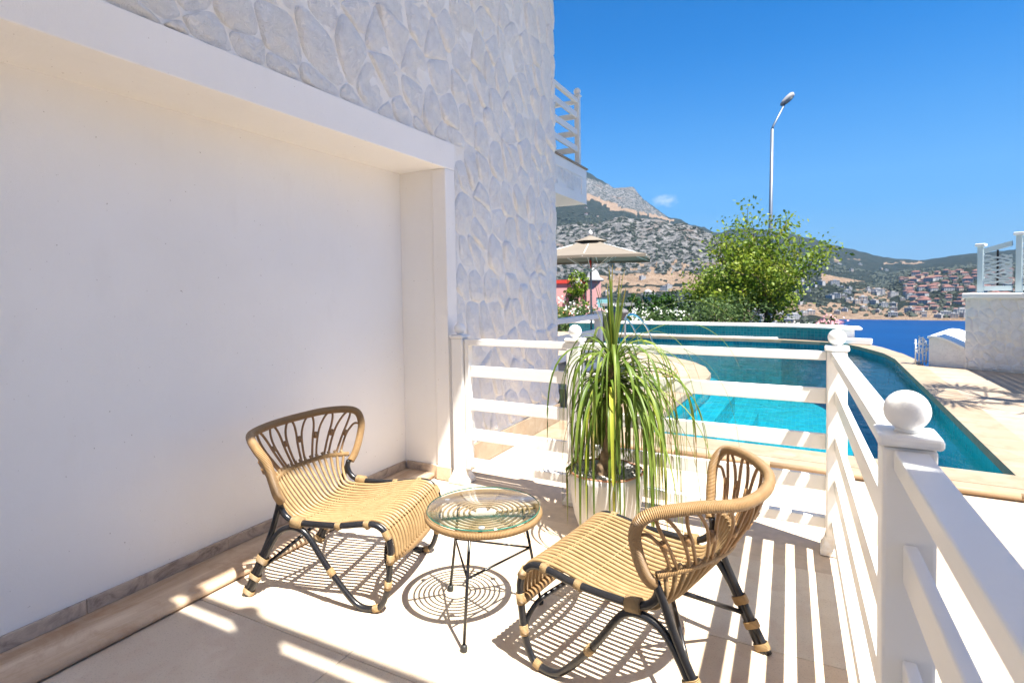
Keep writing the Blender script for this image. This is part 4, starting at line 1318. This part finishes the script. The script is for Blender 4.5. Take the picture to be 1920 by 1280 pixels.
# ------------------------------------------------------------------ the town across the bay
tr_ = random.Random(12)
def town_mesh(w, d, h, wall, roof, kind):
    m = MB().box((-w / 2, -d / 2, -4), (w / 2, d / 2, h))
    for k in range(max(2, int(w / 3.2))):
        for fl_ in range(int(h // 3)):
            x = -w / 2 + (k + 0.5) * w / max(2, int(w / 3.2))
            m.box((x - 0.8, -d / 2 - 0.06, 0.7 + 3 * fl_), (x + 0.8, -d / 2 - 0.02, 2.4 + 3 * fl_), mi=1)
    wall_me = m.mesh('town_house', [wall, M['pane']], False)
    q = MB()
    if kind == 'gable':
        o = 0.6; z = h
        q.add([(-w / 2 - o, -d / 2 - o, z), (w / 2 + o, -d / 2 - o, z), (w / 2 + o, d / 2 + o, z), (-w / 2 - o, d / 2 + o, z), (-w * 0.28, 0, z + d * 0.27), (w * 0.28, 0, z + d * 0.27)],
              [(0, 1, 5, 4), (1, 2, 5), (2, 3, 4, 5), (3, 0, 4), (3, 2, 1, 0)], None, 0, True)
    else:
        q.box((-w / 2 - 0.3, -d / 2 - 0.3, h + 0.01), (w / 2 + 0.3, d / 2 + 0.3, h + 0.5))
        q.box((-w * 0.2, -d * 0.1, h + 0.51), (w * 0.15, d * 0.3, h + 2.6))
    return wall_me, q.mesh('roof', roof, False)
KIND = {
    'white': [town_mesh(13, 9, 6.2, M['town_white'], M['town_grey'], 'flat'), town_mesh(10, 8, 6.2, M['town_white'], M['town_white'], 'flat'), town_mesh(17, 9, 9.2, M['town_white'], M['town_white'], 'flat'), town_mesh(11, 8, 6.4, M['town_cream'], M['town_grey'], 'flat')],
    'red': [town_mesh(12, 9, 5.6, M['town_cream'], M['town_roof'], 'gable'), town_mesh(15, 9, 6.4, M['town_white'], M['town_roof'], 'gable'), town_mesh(9, 8, 5.6, M['town_cream'], M['town_roof'], 'gable')]}
def town_house(az, r, kind, label, group):
    p = tpos(az, r)
    wm, rm_ = tr_.choice(KIND[kind])
    o = link('town_house', wm)
    o.location = p
    o.rotation_euler = (0, 0, -math.radians(az) + tr_.uniform(-0.7, 0.7))
    s = tr_.uniform(0.5, 0.95)
    o.scale = (s, s, s * tr_.uniform(0.85, 1.1))
    link('roof', rm_, o)
    tag(o, label, 'house', group)
def scatter(nb, az0, az1, r0_, r1_, kind, label, group, acc=None, sep=10):
    pts = []; tries = 0
    while len(pts) < nb and tries < 6000:
        tries += 1
        az = tr_.uniform(az0, az1); r = tr_.uniform(r0_, r1_)
        z = terrain(az, r)
        if z < SEA_Z + 1.5: continue
        if acc and not acc(az, (z - 1.3) / r): continue
        x, y = r * math.sin(math.radians(az)), r * math.cos(math.radians(az))
        if any(abs(x - a) < sep and abs(y - b) < sep * 1.3 for a, b in pts): continue
        pts.append((x, y))
        town_house(az, r, kind, label, group)
scatter(74, -7, 8.5, SHORE_R + 12, 1130, 'white', 'white flat roofed building low on the shore across the bay', 'white town buildings by the shore')
scatter(120, 7.4, 14.5, 865, 1270, 'red', 'red roofed house in the dense hillside estate above the bay', 'red roofed hillside houses', lambda a, e: e > -0.043 and (a - 7.6) * 0.02 > (-0.004 - e) * 0.55)
scatter(26, -6, 1.2, 560, 820, 'white', 'white building among the gardens on the near shore, seen through the big tree', 'white buildings seen through the tree')
scatter(12, 8.5, 14.5, SHORE_R + 8, 865, 'white', 'pale building along the beach below the red roofed estate', 'beach buildings below the estate')
scatter(9, 1.5, 7.5, 1900, 2400, 'white', 'small white house high on the far green hill', 'white houses high on the far hill', lambda a, e: e > 0.022)
scatter(5, -22, -18.5, 1800, 2300, 'red', 'small house with reddish roof on the mountain flank under the balcony', 'houses on the mountain flank')
scatter(6, -18, -9, 880, 1000, 'white', 'white house at the foot of the rocky hill', 'white houses at the foot of the rocky hill')

# ------------------------------------------------------------------ planting behind the pool
def P2(az, r, z=None):
    return Vector((r * math.sin(math.radians(az)), r * math.cos(math.radians(az)), terrain(az, r) if z is None else z))
vr = random.Random(31)
def leaf_quads(m, c, s, n, spread, upw=0.25):
    """n leaf-sized faces in a clump round c"""
    for _ in range(n):
        o = Vector((vr.gauss(0, 1), vr.gauss(0, 1), vr.gauss(0, 0.8))) * spread * 0.55
        d = Vector((vr.gauss(0, 1), vr.gauss(0, 1), vr.gauss(upw, 0.8))).normalized()
        e = d.orthogonal().normalized()
        e = (e * math.cos(vr.uniform(0, 6.28)) + d.cross(e) * math.sin(vr.uniform(0, 6.28))).normalized()
        L = s * vr.uniform(0.7, 1.4); w = L * 0.26
        p = c + o
        m.add([p - d * L * 0.5, p + e * w - d * 0.05 * L, p + d * L * 0.5, p - e * w - d * 0.05 * L], [(0, 1, 2, 3)])
def shrub(name, loc, w, h, leaf_m, label, cat, blossom=None, n=75, leaf=0.10, seed=0, group=None, nb=70, bsize=0.034):
    rr = random.Random(seed)
    t = tag(empty(name, loc), label, cat, group)
    st = MB()
    lv = MB(); bl = MB()
    for k in range(7):
        a = rr.uniform(0, 6.28); e = Vector((math.cos(a) * w * 0.32, math.sin(a) * w * 0.32, h * rr.uniform(0.5, 0.8)))
        st.tube(spline([(0, 0, -0.3), e * 0.4 + Vector((0, 0, h * 0.1)), e], 3), lambda q: 0.022 * (1 - 0.6 * q), 5)
    st.build('stem', M['bark'], t)
    for k in range(n):
        while True:
            q = Vector((rr.uniform(-1, 1), rr.uniform(-1, 1), rr.uniform(-1, 1)))
            if q.length < 1 and q.length > 0.35: break
        f = 0.8 + 0.35 * noise.noise(q * 1.7 + Vector((seed * 3.1, 0, 0)))
        c = Vector((q.x * w / 2 * f, q.y * w / 2 * f, h * 0.52 + q.z * h * 0.5 * f))
        leaf_quads(lv, c, leaf, 22, w * 0.10)
    lv.build('crown', leaf_m, t, False)
    if blossom is not None:
        for k in range(nb):
            a = rr.uniform(0, 6.28); ph = rr.uniform(0.0, 1.3)
            q = Vector((math.cos(a) * math.cos(ph), math.sin(a) * math.cos(ph), math.sin(ph)))
            c = Vector((q.x * w * 0.5, q.y * w * 0.5, h * 0.5 + q.z * h * 0.5)) * rr.uniform(0.9, 1.06)
            for _ in range(6):
                o = Vector((rr.gauss(0, 1), rr.gauss(0, 1), rr.gauss(0, 1))) * 0.05
                d = Vector((rr.gauss(0, 1), rr.gauss(0, 1), rr.gauss(0, 1))).normalized(); e = d.orthogonal().normalized()
                s = bsize
                bl.add([c + o - d * s, c + o + e * s, c + o + d * s, c + o - e * s], [(0, 1, 2, 3)])
        bl.build('blossom', blossom, t, False)
    return t
G_O = 'white flowering oleanders behind the pool'
shrub('oleander_bush', P2(-22.2, 18.2), 2.2, 1.75, M['grey_leaf'], 'white flowering oleander in front of the pink house below the parasol', 'bush', M['blossom'], 80, 0.11, 1, G_O, 40)
shrub('oleander_bush', P2(-19.4, 18.6), 1.9, 1.5, M['grey_leaf'], 'oleander with a few pink flowers right of the parasol pole', 'bush', M['pink_blossom'], 70, 0.11, 2, G_O, 40)
shrub('oleander_bush', P2(-16.3, 19.0), 2.0, 1.5, M['grey_leaf'], 'white flowering oleander below the white garden wall', 'bush', M['blossom'], 75, 0.11, 3, G_O, 22)
shrub('oleander_bush', P2(-13.2, 18.6), 2.4, 1.45, M['grey_leaf'], 'white flowering oleander in front of the dark green citrus trees', 'bush', M['blossom'], 85, 0.11, 4, G_O, 36)
shrub('slender_tree', P2(-20.9, 23), 1.25, 3.5, M['tree_leaf'], 'slender green tree in front of the pink house', 'tree', None, 75, 0.13, 5)
G_C = 'dark green citrus trees behind the pool'
shrub('citrus_tree', P2(-14.3, 23), 1.7, 2.4, M['dark_leaf'], 'dark green citrus tree under the white chimney pillar', 'tree', None, 90, 0.14, 6, G_C)
shrub('citrus_tree', P2(-11.6, 23), 1.9, 2.3, M['dark_leaf'], 'dark green citrus tree between the chimney pillar and the olive bush', 'tree', None, 90, 0.14, 7, G_C)
shrub('olive_bush', P2(-8.2, 20), 2.6, 1.95, M['grey_leaf'], 'grey green olive bush left of the big tree trunk', 'bush', None, 110, 0.10, 8)
shrub('olive_bush', P2(-5.6, 21.5), 2.4, 2.1, M['grey_leaf'], 'grey green olive bush at the foot of the big tree', 'bush', None, 100, 0.10, 9)
shrub('low_bush', P2(0.6, 17.9), 1.7, 0.92, M['grey_leaf'], 'low green bush right of the big tree behind the pool wall', 'bush', M['blossom'], 60, 0.09, 10, None, 25)
shrub('pink_oleander', P2(2.35, 17.2, -0.6), 1.0, 1.05, M['grey_leaf'], 'pink flowering oleander at the end of the pool wall', 'bush', M['pink_blossom'], 60, 0.09, 11, None, 60)

# the big tree
def big_tree():
    B = P2(-4.35, 24.0) - Vector((0, 0, 0.15))
    t = tag(empty('carob_tree', B), 'big spreading tree with yellow green leaves in front of the street lamp', 'tree')
    tk = MB(); tips = []
    rr = random.Random(8)
    def limb(p, d, L, r, depth):
        pts = [p]; q = p.copy(); dd = d.copy()
        for k in range(5):
            dd = (dd + Vector((rr.gauss(0, .16), rr.gauss(0, .16), 0.05 + rr.gauss(0, .10)))).normalized()
            q = q + dd * L / 5
            pts.append(q.copy())
            if depth >= 1: tips.append((q.copy(), depth))
        tk.tube(spline(pts, 2), lambda s: r * (1 - 0.55 * s), 7 if depth < 2 else 5)
        if depth < 3:
            for k in range(4 if depth == 0 else 3):
                i = rr.choice((2, 3, 4, 5)) if depth else rr.choice((3, 4, 5, 5))
                a = rr.uniform(0, 6.28)
                nd = (dd * 0.75 + Vector((math.cos(a), math.sin(a), rr.uniform(-0.25, 0.65))) * 0.85).normalized()
                limb(pts[i], nd, L * rr.uniform(0.58, 0.80), r * 0.55, depth + 1)
    for a, ln_, lean in ((0.2, 2.0, 0.35), (2.5, 2.2, 0.45), (4.3, 1.9, 0.55), (5.5, 2.3, 0.6), (1.3, 2.5, 0.18)):
        limb(Vector((0.12 * math.cos(a), 0.12 * math.sin(a), -0.3)), Vector((math.cos(a) * lean, math.sin(a) * lean, 1)).normalized(), ln_, 0.085, 0)
    tk.build('trunk', M['bark'], t)
    lv = MB()
    for p, dep in tips:
        rx = math.hypot(p.x, p.y)
        if p.z < 0.3: continue
        k = 14 if dep == 3 else 7
        leaf_quads(lv, p, 0.150, k, 0.50 if dep == 3 else 0.34, 0.1)
    lv.build('crown', M['tree_leaf'], t, False)
    xs = [q[0] for q in lv.v]; zs_ = [q[2] for q in lv.v]
    print('tree extents', min(xs), max(xs), max(zs_), len(lv.f))
big_tree()

# street lamp
sl_ = tag(empty('street_lamp', (-1.478, 30.764, -1.2)), 'tall galvanised street lamp with bent arm rising behind the big tree', 'street lamp')
MB().tube([(0, 0, 0), (0.09, 0.23, 5.0), (0.173, 0.456, 10.50)], lambda s: 0.105 - 0.03 * s, 12).build('pole', M['galv'], sl_)
MB().tube([(0.173, 0.456, 10.48), (0.20, 0.47, 10.62), (0.72, 0.75, 11.72)], lambda s: 0.062 - 0.018 * s, 10).build('arm', M['galv'], sl_)
hd = MB()
hx = Matrix.Translation((0.84, 0.82, 11.98)) @ Matrix.Rotation(math.radians(48), 4, Vector((-0.28, 0.96, 0)).normalized())
hd.lathe([(0.02, -0.42), (0.10, -0.38), (0.165, -0.20), (0.20, 0.05), (0.19, 0.26), (0.12, 0.38), (0.01, 0.42)], 18)
hd.v = [tuple(hx @ Vector((v[0] * 0.75, v[1] * 1.05, v[2]))) for v in hd.v]
lh = hd.build('lamp_head', M['town_white'], sl_)
ll = MB().lathe([(0.01, -0.26), (0.11, -0.20), (0.15, 0.0), (0.14, 0.18), (0.01, 0.28)], 16)
ll.v = [tuple(hx @ Vector((v[0] * 0.6 + 0.085, v[1] * 0.95, v[2]))) for v in ll.v]
ll.build('lens', M['lamp_glass'], lh)

# pink house with towers, white garden wall, chimney pillar
ph = tag(empty('pink_house', P2(-21.6, 40, -3.0), math.radians(21.6)), 'pink house with white pointed turrets beyond the oleanders', 'house')
MB().box((-5, 0, -3), (1.10, 6, 4.85)).build('wall', M['pink'], ph)
MB().box((-5.1, -0.12, 4.851), (1.2, 6.1, 5.10)).build('cornice', M['red'], ph)
def turret(x, y, w, zt, parent):
    q = MB().box((x - w / 2, y - w / 2, -3), (x + w / 2, y + w / 2, zt))
    tw = q.build('turret', M['pink'], parent)
    MB().lathe([(w * 0.72, zt + 0.001), (w * 0.72, zt + 0.16), (w * 0.46, zt + 0.30), (w * 0.36, zt + 0.62), (w * 0.16, zt + 0.88), (0.01, zt + 1.0)], 14, (x, y, 0)).build('cap', M['town_white'], tw)
turret(1.70, -0.2, 1.0, 4.95, ph)
turret(0.45, -0.4, 0.62, 4.75, ph)
rf = MB()
for k in range(16):
    x = -4.6 + k * 0.35
    rf.tube([(x, -1.9, 2.35), (x, -0.02, 2.95)], 0.16, 6)
rf.box((-4.7, -1.9, 2.2), (0.9, -0.02, 2.34))
rf.build('porch_roof', M['tile_roof'], ph)
wh = tag(empty('garden_wall', P2(-14.9, 27, -2.0), math.radians(15)), 'white garden wall behind the oleanders', 'wall')
MB().box((-1.6, 0, -1), (0.75, 0.3, 2.55)).build('panel', M['town_white'], wh)
MB().box((-1.7, -0.06, 2.551), (0.85, 0.36, 2.68)).build('coping', M['town_white'], wh)
cpz = tag(empty('chimney_pillar', P2(-13.75, 33, -3)), 'square white chimney pillar with flat cap above the citrus trees', 'chimney')
MB().box((-0.24, -0.24, -1), (0.24, 0.24, 4.0)).build('shaft', M['town_white'], cpz)
MB().box((-0.34, -0.34, 4.001), (0.34, 0.34, 4.12)).lathe([(0.28, 4.121), (0.18, 4.26), (0.02, 4.33)], 12).build('cap', M['town_white'], cpz)
tq = tag(empty('glass_balustrade', P2(-18.2, 33, -1.6), math.radians(18)), 'pale teal glazed balustrade panel beside the parasol pole', 'balustrade')
MB().box((-0.35, 0, 1.9), (0.35, 0.03, 2.45)).build('pane', m_plain('teal_glass_panel', (0.25, 0.50, 0.50), 0.2), tq)
MB().box((-0.4, -0.02, 2.451), (0.4, 0.05, 2.50)).box((-0.4, -0.02, -1.0), (-0.351, 0.05, 2.45)).box((0.351, -0.02, -1), (0.4, 0.05, 2.45)).build('frame', M['galv'], tq)

# parasol
um = tag(empty('parasol', (-4.38, 12.43, 0.116)), 'taupe square parasol with white finial open on the deck behind the house corner', 'parasol')
MB().tube([(0, 0, 0.06), (0, 0, 2.42)], 0.024, 12).build('pole', M['galv'], um)
MB().lathe([(0.30, 0.001), (0.30, 0.05), (0.10, 0.07), (0.05, 0.20), (0.026, 0.21)], 24).build('base', M['galv'], um)
Rc = 1.86; ZE = 1.93; ZC = 2.42
cn_ = []
RZU = math.radians(12)
for k in range(8):
    a = RZU + k * PI / 4
    rr_ = Rc if k % 2 == 1 else Rc * math.cos(PI / 4) * 1.03
    cn_.append(Vector((rr_ * math.cos(a), rr_ * math.sin(a), ZE if k % 2 == 1 else ZE + 0.015)))
cv = MB()
for k in range(8):
    a, b = cn_[k], cn_[(k + 1) % 8]
    ap = Vector((0, 0, ZC))
    n_ = 6; rows = []
    for i in range(n_ + 1):
        t = i / n_
        sag = -0.05 * math.sin(PI * t)
        A_ = ap.lerp(a, t) + Vector((0, 0, sag)); B_ = ap.lerp(b, t) + Vector((0, 0, sag)); Mm = A_.lerp(B_, 0.5) + Vector((0, 0, -0.02 * t))
        rows.append((A_, Mm, B_))
    vs = [q for row in rows[1:] for q in row] + [ap]
    fs = [(i * 3 + c, (i + 1) * 3 + c, (i + 1) * 3 + c + 1, i * 3 + c + 1) for i in range(n_ - 1) for c in range(2)] + [(len(vs) - 1, 0, 1), (len(vs) - 1, 1, 2)]
    cv.add(vs, fs)
    cv.add([a, b, b + Vector((0, 0, -0.06)), a + Vector((0, 0, -0.06))], [(0, 1, 2, 3)])
can = cv.build('canopy', M['canvas'], um)
vt = MB()
vt.lathe([(0.40, ZC - 0.085), (0.22, ZC - 0.02), (0.05, ZC + 0.045)], 8, cap=False)
vt.build('vent_cap', M['canvas'], can)
MB().lathe([(0.03, ZC + 0.055), (0.045, ZC + 0.08), (0.05, ZC + 0.12), (0.035, ZC + 0.155), (0.012, ZC + 0.18)], 14).build('finial', M['paint'], um)
for k in range(8):
    MB().tube([(0, 0, ZC - 0.05), cn_[k] + Vector((0, 0, -0.03))], 0.009, 6).build('rib', M['paint'], um)
    c = cn_[k] * 0.55; 
    MB().tube([(0, 0, 1.62), (c.x, c.y, ZC - 0.05 + (ZE - 0.03 - ZC + 0.05) * 0.55)], 0.008, 6).build('strut', M['paint'], um)
MB().tube([(0.0, -0.028, 1.72), (0.0, -0.030, 1.90)], 0.03, 8).build('pull_grip', M['red'], um)

# sun lounger behind the deck railing, pool ladder
sg = tag(empty('sun_lounger', (-3.25, 8.55, 0.116), math.radians(-8)), 'sun lounger with dark grey cushion behind the deck railing', 'lounger')
fr = MB()
for sy in (-0.33, 0.33):
    fr.box((-0.95, sy - 0.02, 0.24), (0.95, sy + 0.02, 0.30))
fr.box((-0.95, -0.31, 0.245), (-0.90, 0.31, 0.295)).box((0.90, -0.31, 0.245), (0.95, 0.31, 0.295))
fr.build('frame', M['paint'], sg)
for sx in (-0.85, 0.85):
    for sy in (-0.33, 0.33):
        MB().box((sx - 0.02, sy - 0.018, 0.0005), (sx + 0.02, sy + 0.018, 0.239)).build('leg', M['paint'], sg)
MB().box((-0.92, -0.30, 0.301), (0.30, 0.30, 0.39), bev=0.03).build('seat_cushion', M['dark_fabric'], sg)
bx_ = Matrix.Translation((0.31, 0, 0.30)) @ Matrix.Rotation(math.radians(-48), 4, 'Y')
MB().box((0.0, -0.30, 0.0), (0.72, 0.30, 0.09), bev=0.03, xf=bx_).build('back_cushion', M['dark_fabric'], sg)
ld = tag(empty('pool_ladder', (-3.10, 11.15, 0.05), math.radians(-35)), 'chrome handrail of the pool ladder arching over the rim', 'ladder')
for sx in (-0.22, 0.22):
    MB().tube(spline([(sx, -0.30, 0.0), (sx, -0.30, 0.62), (sx, -0.22, 0.76), (sx, 0.0, 0.72), (sx, 0.30, 0.40), (sx, 0.48, -0.2), (sx, 0.50, -0.9)], 6), 0.021, 10).build('hand_rail', M['chrome'], ld)
for z in (-0.35, -0.65):
    MB().box((-0.20, 0.46, z), (0.20, 0.54, z + 0.03)).build('tread', M['chrome'], ld)

# ------------------------------------------------------------------ neighbour's side on the right
nw = tag(empty('boundary_wall'), 'whitewashed stone relief boundary wall at the right edge of the deck', 'wall')
nb_ = Matrix.Translation((2.17, 10.45, 0)) @ Matrix.Rotation(math.radians(-26), 4, 'Z')
bw = MB().box((0, 0.012, 0.0), (3.6, 0.32, 1.10), xf=nb_).build('wall_face', M['mortar'], nw)
MB().box((-0.03, -0.05, 1.101), (3.62, 0.36, 1.175), bev=0.012, xf=nb_).build('coping', M['paint'], nw)
relief_stones(bw, 0.0, 1.5, 0.05, 1.10, 0.125, 0.16, lambda s, t, z: tuple(nb_ @ Vector((s, 0.012 - z, t))),
              lambda s, t: [((0.004, 0), (-1, 0)), ((0, 1.092), (0, 1)), ((0, 0.055), (0, -1))] if -0.02 < s < 1.35 and t < 1.13 else None, 17, height=0.016, gap=0.001, sub=True)
wf = tag(empty('woven_fence'), 'pale teal framed fence with woven strips on top of the boundary wall', 'fence')
def fence_panel(x0, x1, z0, z1a, z1b, last=False):
    def loc(a, b, **k):
        return MB().box(a, b, xf=nb_, **k)
    for x, z in ((x0, z1a),):
        p = loc((x, 0.10, 1.176), (x + 0.07, 0.17, z), bev=0.005).build('post', M['grey_blue'], wf)
        loc((x - 0.025, 0.075, z + 0.001), (x + 0.095, 0.195, z + 0.045), bev=0.008).build('cap', M['paint'], p)
    m = MB(); a = (x0 + 0.071, 0.112, z1a - 0.10); b = (x1 - 0.001, 0.158, z1b - 0.10)
    vs = [(a[0], a[1], a[2]), (a[0], b[1], a[2]), (a[0], b[1], a[2] + 0.07), (a[0], a[1], a[2] + 0.07), (b[0], a[1], b[2]), (b[0], b[1], b[2]), (b[0], b[1], b[2] + 0.07), (b[0], a[1], b[2] + 0.07)]
    m.add([nb_ @ Vector(v) for v in vs], [(0, 1, 2, 3), (7, 6, 5, 4), (0, 4, 5, 1), (1, 5, 6, 2), (2, 6, 7, 3), (3, 7, 4, 0)], None, 0, True)
    m.build('rail', M['grey_blue'], wf)
    loc((x0 + 0.071, 0.112, z0), (x1 - 0.001, 0.158, z0 + 0.07)).build('rail', M['grey_blue'], wf)
    nst = 15
    for k in range(nst):
        z = z0 + 0.09 + k * (z1a - 0.13 - z0 - 0.09) / nst
        q = MB(); N = 14; h = 0.027; vs = []
        ph_ = vr.uniform(0, 6)
        for i in range(N + 1):
            x = x0 + 0.07 + (x1 - x0 - 0.07) * i / N
            y = 0.135 + (0.018 if k % 2 else -0.018) * math.cos(PI * 2 * i / N)
            zz = z + 0.010 * math.sin(ph_ + i * 0.9) + vr.uniform(-.004, .004)
            vs += [nb_ @ Vector((x, y, zz)), nb_ @ Vector((x, y + 0.004, zz + h))]
        q.add(vs, [(i * 2, i * 2 + 2, i * 2 + 3, i * 2 + 1) for i in range(N)])
        q.build('strip', M['woven'], wf)
    loc(((x0 + x1) / 2 + 0.02, 0.13, z0 + 0.071), ((x0 + x1) / 2 + 0.045, 0.14, z1a - 0.06)).build('spindle', M['black'], wf)
fence_panel(0.11, 0.50, 1.21, 1.86, 1.95)
fence_panel(0.54, 0.95, 1.21, 1.99, 2.02)
fence_panel(0.99, 1.45, 1.21, 2.04, 2.04)
# return fence outside the frame whose shade falls on the deck
rw = tag(empty('return_fence'), 'slatted white fence on the right boundary, just outside the view', 'fence')
for k in range(7):
    MB().box((3.02, 7.9, 0.25 + k * 0.24), (3.05, 9.95, 0.42 + k * 0.24)).build('slat', M['paint'], rw)
for y in (7.9, 8.9, 9.9):
    MB().box((3.051, y, 0.047), (3.11, y + 0.06, 1.96)).build('post', M['paint'], rw)

lw = tag(empty('low_wall', (1.78, 10.72, 0.0), math.radians(-26)), 'low stone wall with white curved top joining the boundary wall', 'wall')
prof = [(0.0, 0.47), (0.06, 0.485), (0.16, 0.475), (0.28, 0.43), (0.40, 0.37), (0.47, 0.33)]
lm = MB(); vs = []
for x, z in prof:
    vs += [(x, 0, 0.03), (x, 0, z), (x, 0.9, z + 0.06), (x, 0.9, 0.03)]
n6 = len(prof)
lm.add(vs, [(i * 4 + c, i * 4 + 4 + c, i * 4 + 4 + (c + 1) % 4, i * 4 + (c + 1) % 4) for i in range(n6 - 1) for c in range(4)] + [(3, 2, 1, 0), (n6 * 4 - 4, n6 * 4 - 3, n6 * 4 - 2, n6 * 4 - 1)], None, 0, True)
lm.build('wall_face', M['relief'], lw)
ct = MB(); vs = []
for x, z in prof:
    vs += [(x - 0.015, -0.03, z + 0.002), (x - 0.015, -0.03, z + 0.032), (x - 0.015, 0.95, z + 0.095), (x - 0.015, 0.95, z + 0.062)]
ct.add(vs, [(i * 4 + c, i * 4 + 4 + c, i * 4 + 4 + (c + 1) % 4, i * 4 + (c + 1) % 4) for i in range(n6 - 1) for c in range(4)] + [(3, 2, 1, 0), (n6 * 4 - 4, n6 * 4 - 3, n6 * 4 - 2, n6 * 4 - 1)], None, 0, True)
ct.build('coping', M['paint'], lw)
gt = tag(empty('iron_gate', (1.62, 10.78, 0.047), math.radians(25)), 'small white ornamental iron gate with scrolls leaning at the low wall', 'gate')
for k in range(4):
    MB().tube([(k * 0.055, 0, 0.0), (k * 0.055, 0, 0.40 + 0.06 * math.sin(k * 1.2))], 0.011, 8).build('bar', M['paint'], gt)
MB().tube([(-0.02, 0, 0.05), (0.19, 0, 0.05)], 0.010, 8).build('rail', M['paint'], gt)
MB().tube([(-0.02, 0, 0.34), (0.19, 0, 0.30)], 0.010, 8).build('rail', M['paint'], gt)
for cx, cz, s in ((0.04, 0.22, 1), (0.13, 0.19, -1), (0.09, 0.37, 1)):
    MB().tube([(cx + s * (0.012 + 0.05 * q) * math.cos(9 * q), -0.012, cz + (0.012 + 0.05 * q) * math.sin(9 * q)) for q in [k / 24 for k in range(25)]], 0.009, 6).build('scroll', M['paint'], gt)
MB().tube(spline([(0.14, -0.02, 0.26), (0.22, -0.06, 0.255), (0.33, -0.10, 0.25)], 4), 0.012, 8).build('latch_arm', M['paint'], gt)

# palm outside the frame on the right; its fronds throw the leaf shadows on the deck
sp_ = tag(empty('shade_palm', (3.25, 7.2, 0.047)), 'fan palm on the deck just outside the right edge of the view', 'palm')
MB().tube(spline([(0, 0, 0), (0.02, 0, 1.0), (0.0, 0.02, 2.1), (-0.03, 0, 3.0)], 5), lambda q: 0.11 - 0.03 * q, 12).build('trunk', M['palm_bark'], sp_)
for k in range(13):
    a = k * 2.4; el = vr.uniform(-0.1, 0.8)
    L = vr.uniform(0.75, 1.15)
    d = Vector((math.cos(a) * math.cos(el), math.sin(a) * math.cos(el), math.sin(el)))
    tip = Vector((-0.03, 0, 3.0)) + d * L * 0.55
    m = MB().tube([(-0.03, 0, 3.0), tip], 0.012, 5)
    sd = d.cross(Vector((0, 0, 1))).normalized(); upv = sd.cross(d)
    for i in range(13):
        b = (i - 6) / 6 * 1.25
        f = (d * math.cos(b) + sd * math.sin(b)).normalized()
        w_ = f.cross(upv).normalized() * 0.018
        e = tip + f * L * (0.62 - 0.12 * abs(b)) + Vector((0, 0, -0.12 * abs(b)))
        mid_ = tip.lerp(e, 0.5)
        m.add([tip, mid_ + w_, e, mid_ - w_], [(0, 1, 2, 3)])
    m.build('frond', M['dark_leaf'], sp_)
print('objects', len(bpy.data.objects))

# thin summer haze over the bay
hz = MB().box((-4300, -4300, -51), (4300, 4300, 760)).build('haze', [], None, False)
hm = bpy.data.materials.new('haze'); hm.use_nodes = True
ht = hm.node_tree; ht.nodes.clear()
ho = ht.nodes.new('ShaderNodeOutputMaterial'); hv = ht.nodes.new('ShaderNodeVolumePrincipled')
hv.inputs['Color'].default_value = (0.40, 0.68, 1.0, 1)
hv.inputs['Density'].default_value = 0.000052
ht.links.new(hv.outputs[0], ho.inputs['Volume'])
hz.data.materials.append(hm)
tag(hz, 'thin bluish haze over the bay', kind='stuff')
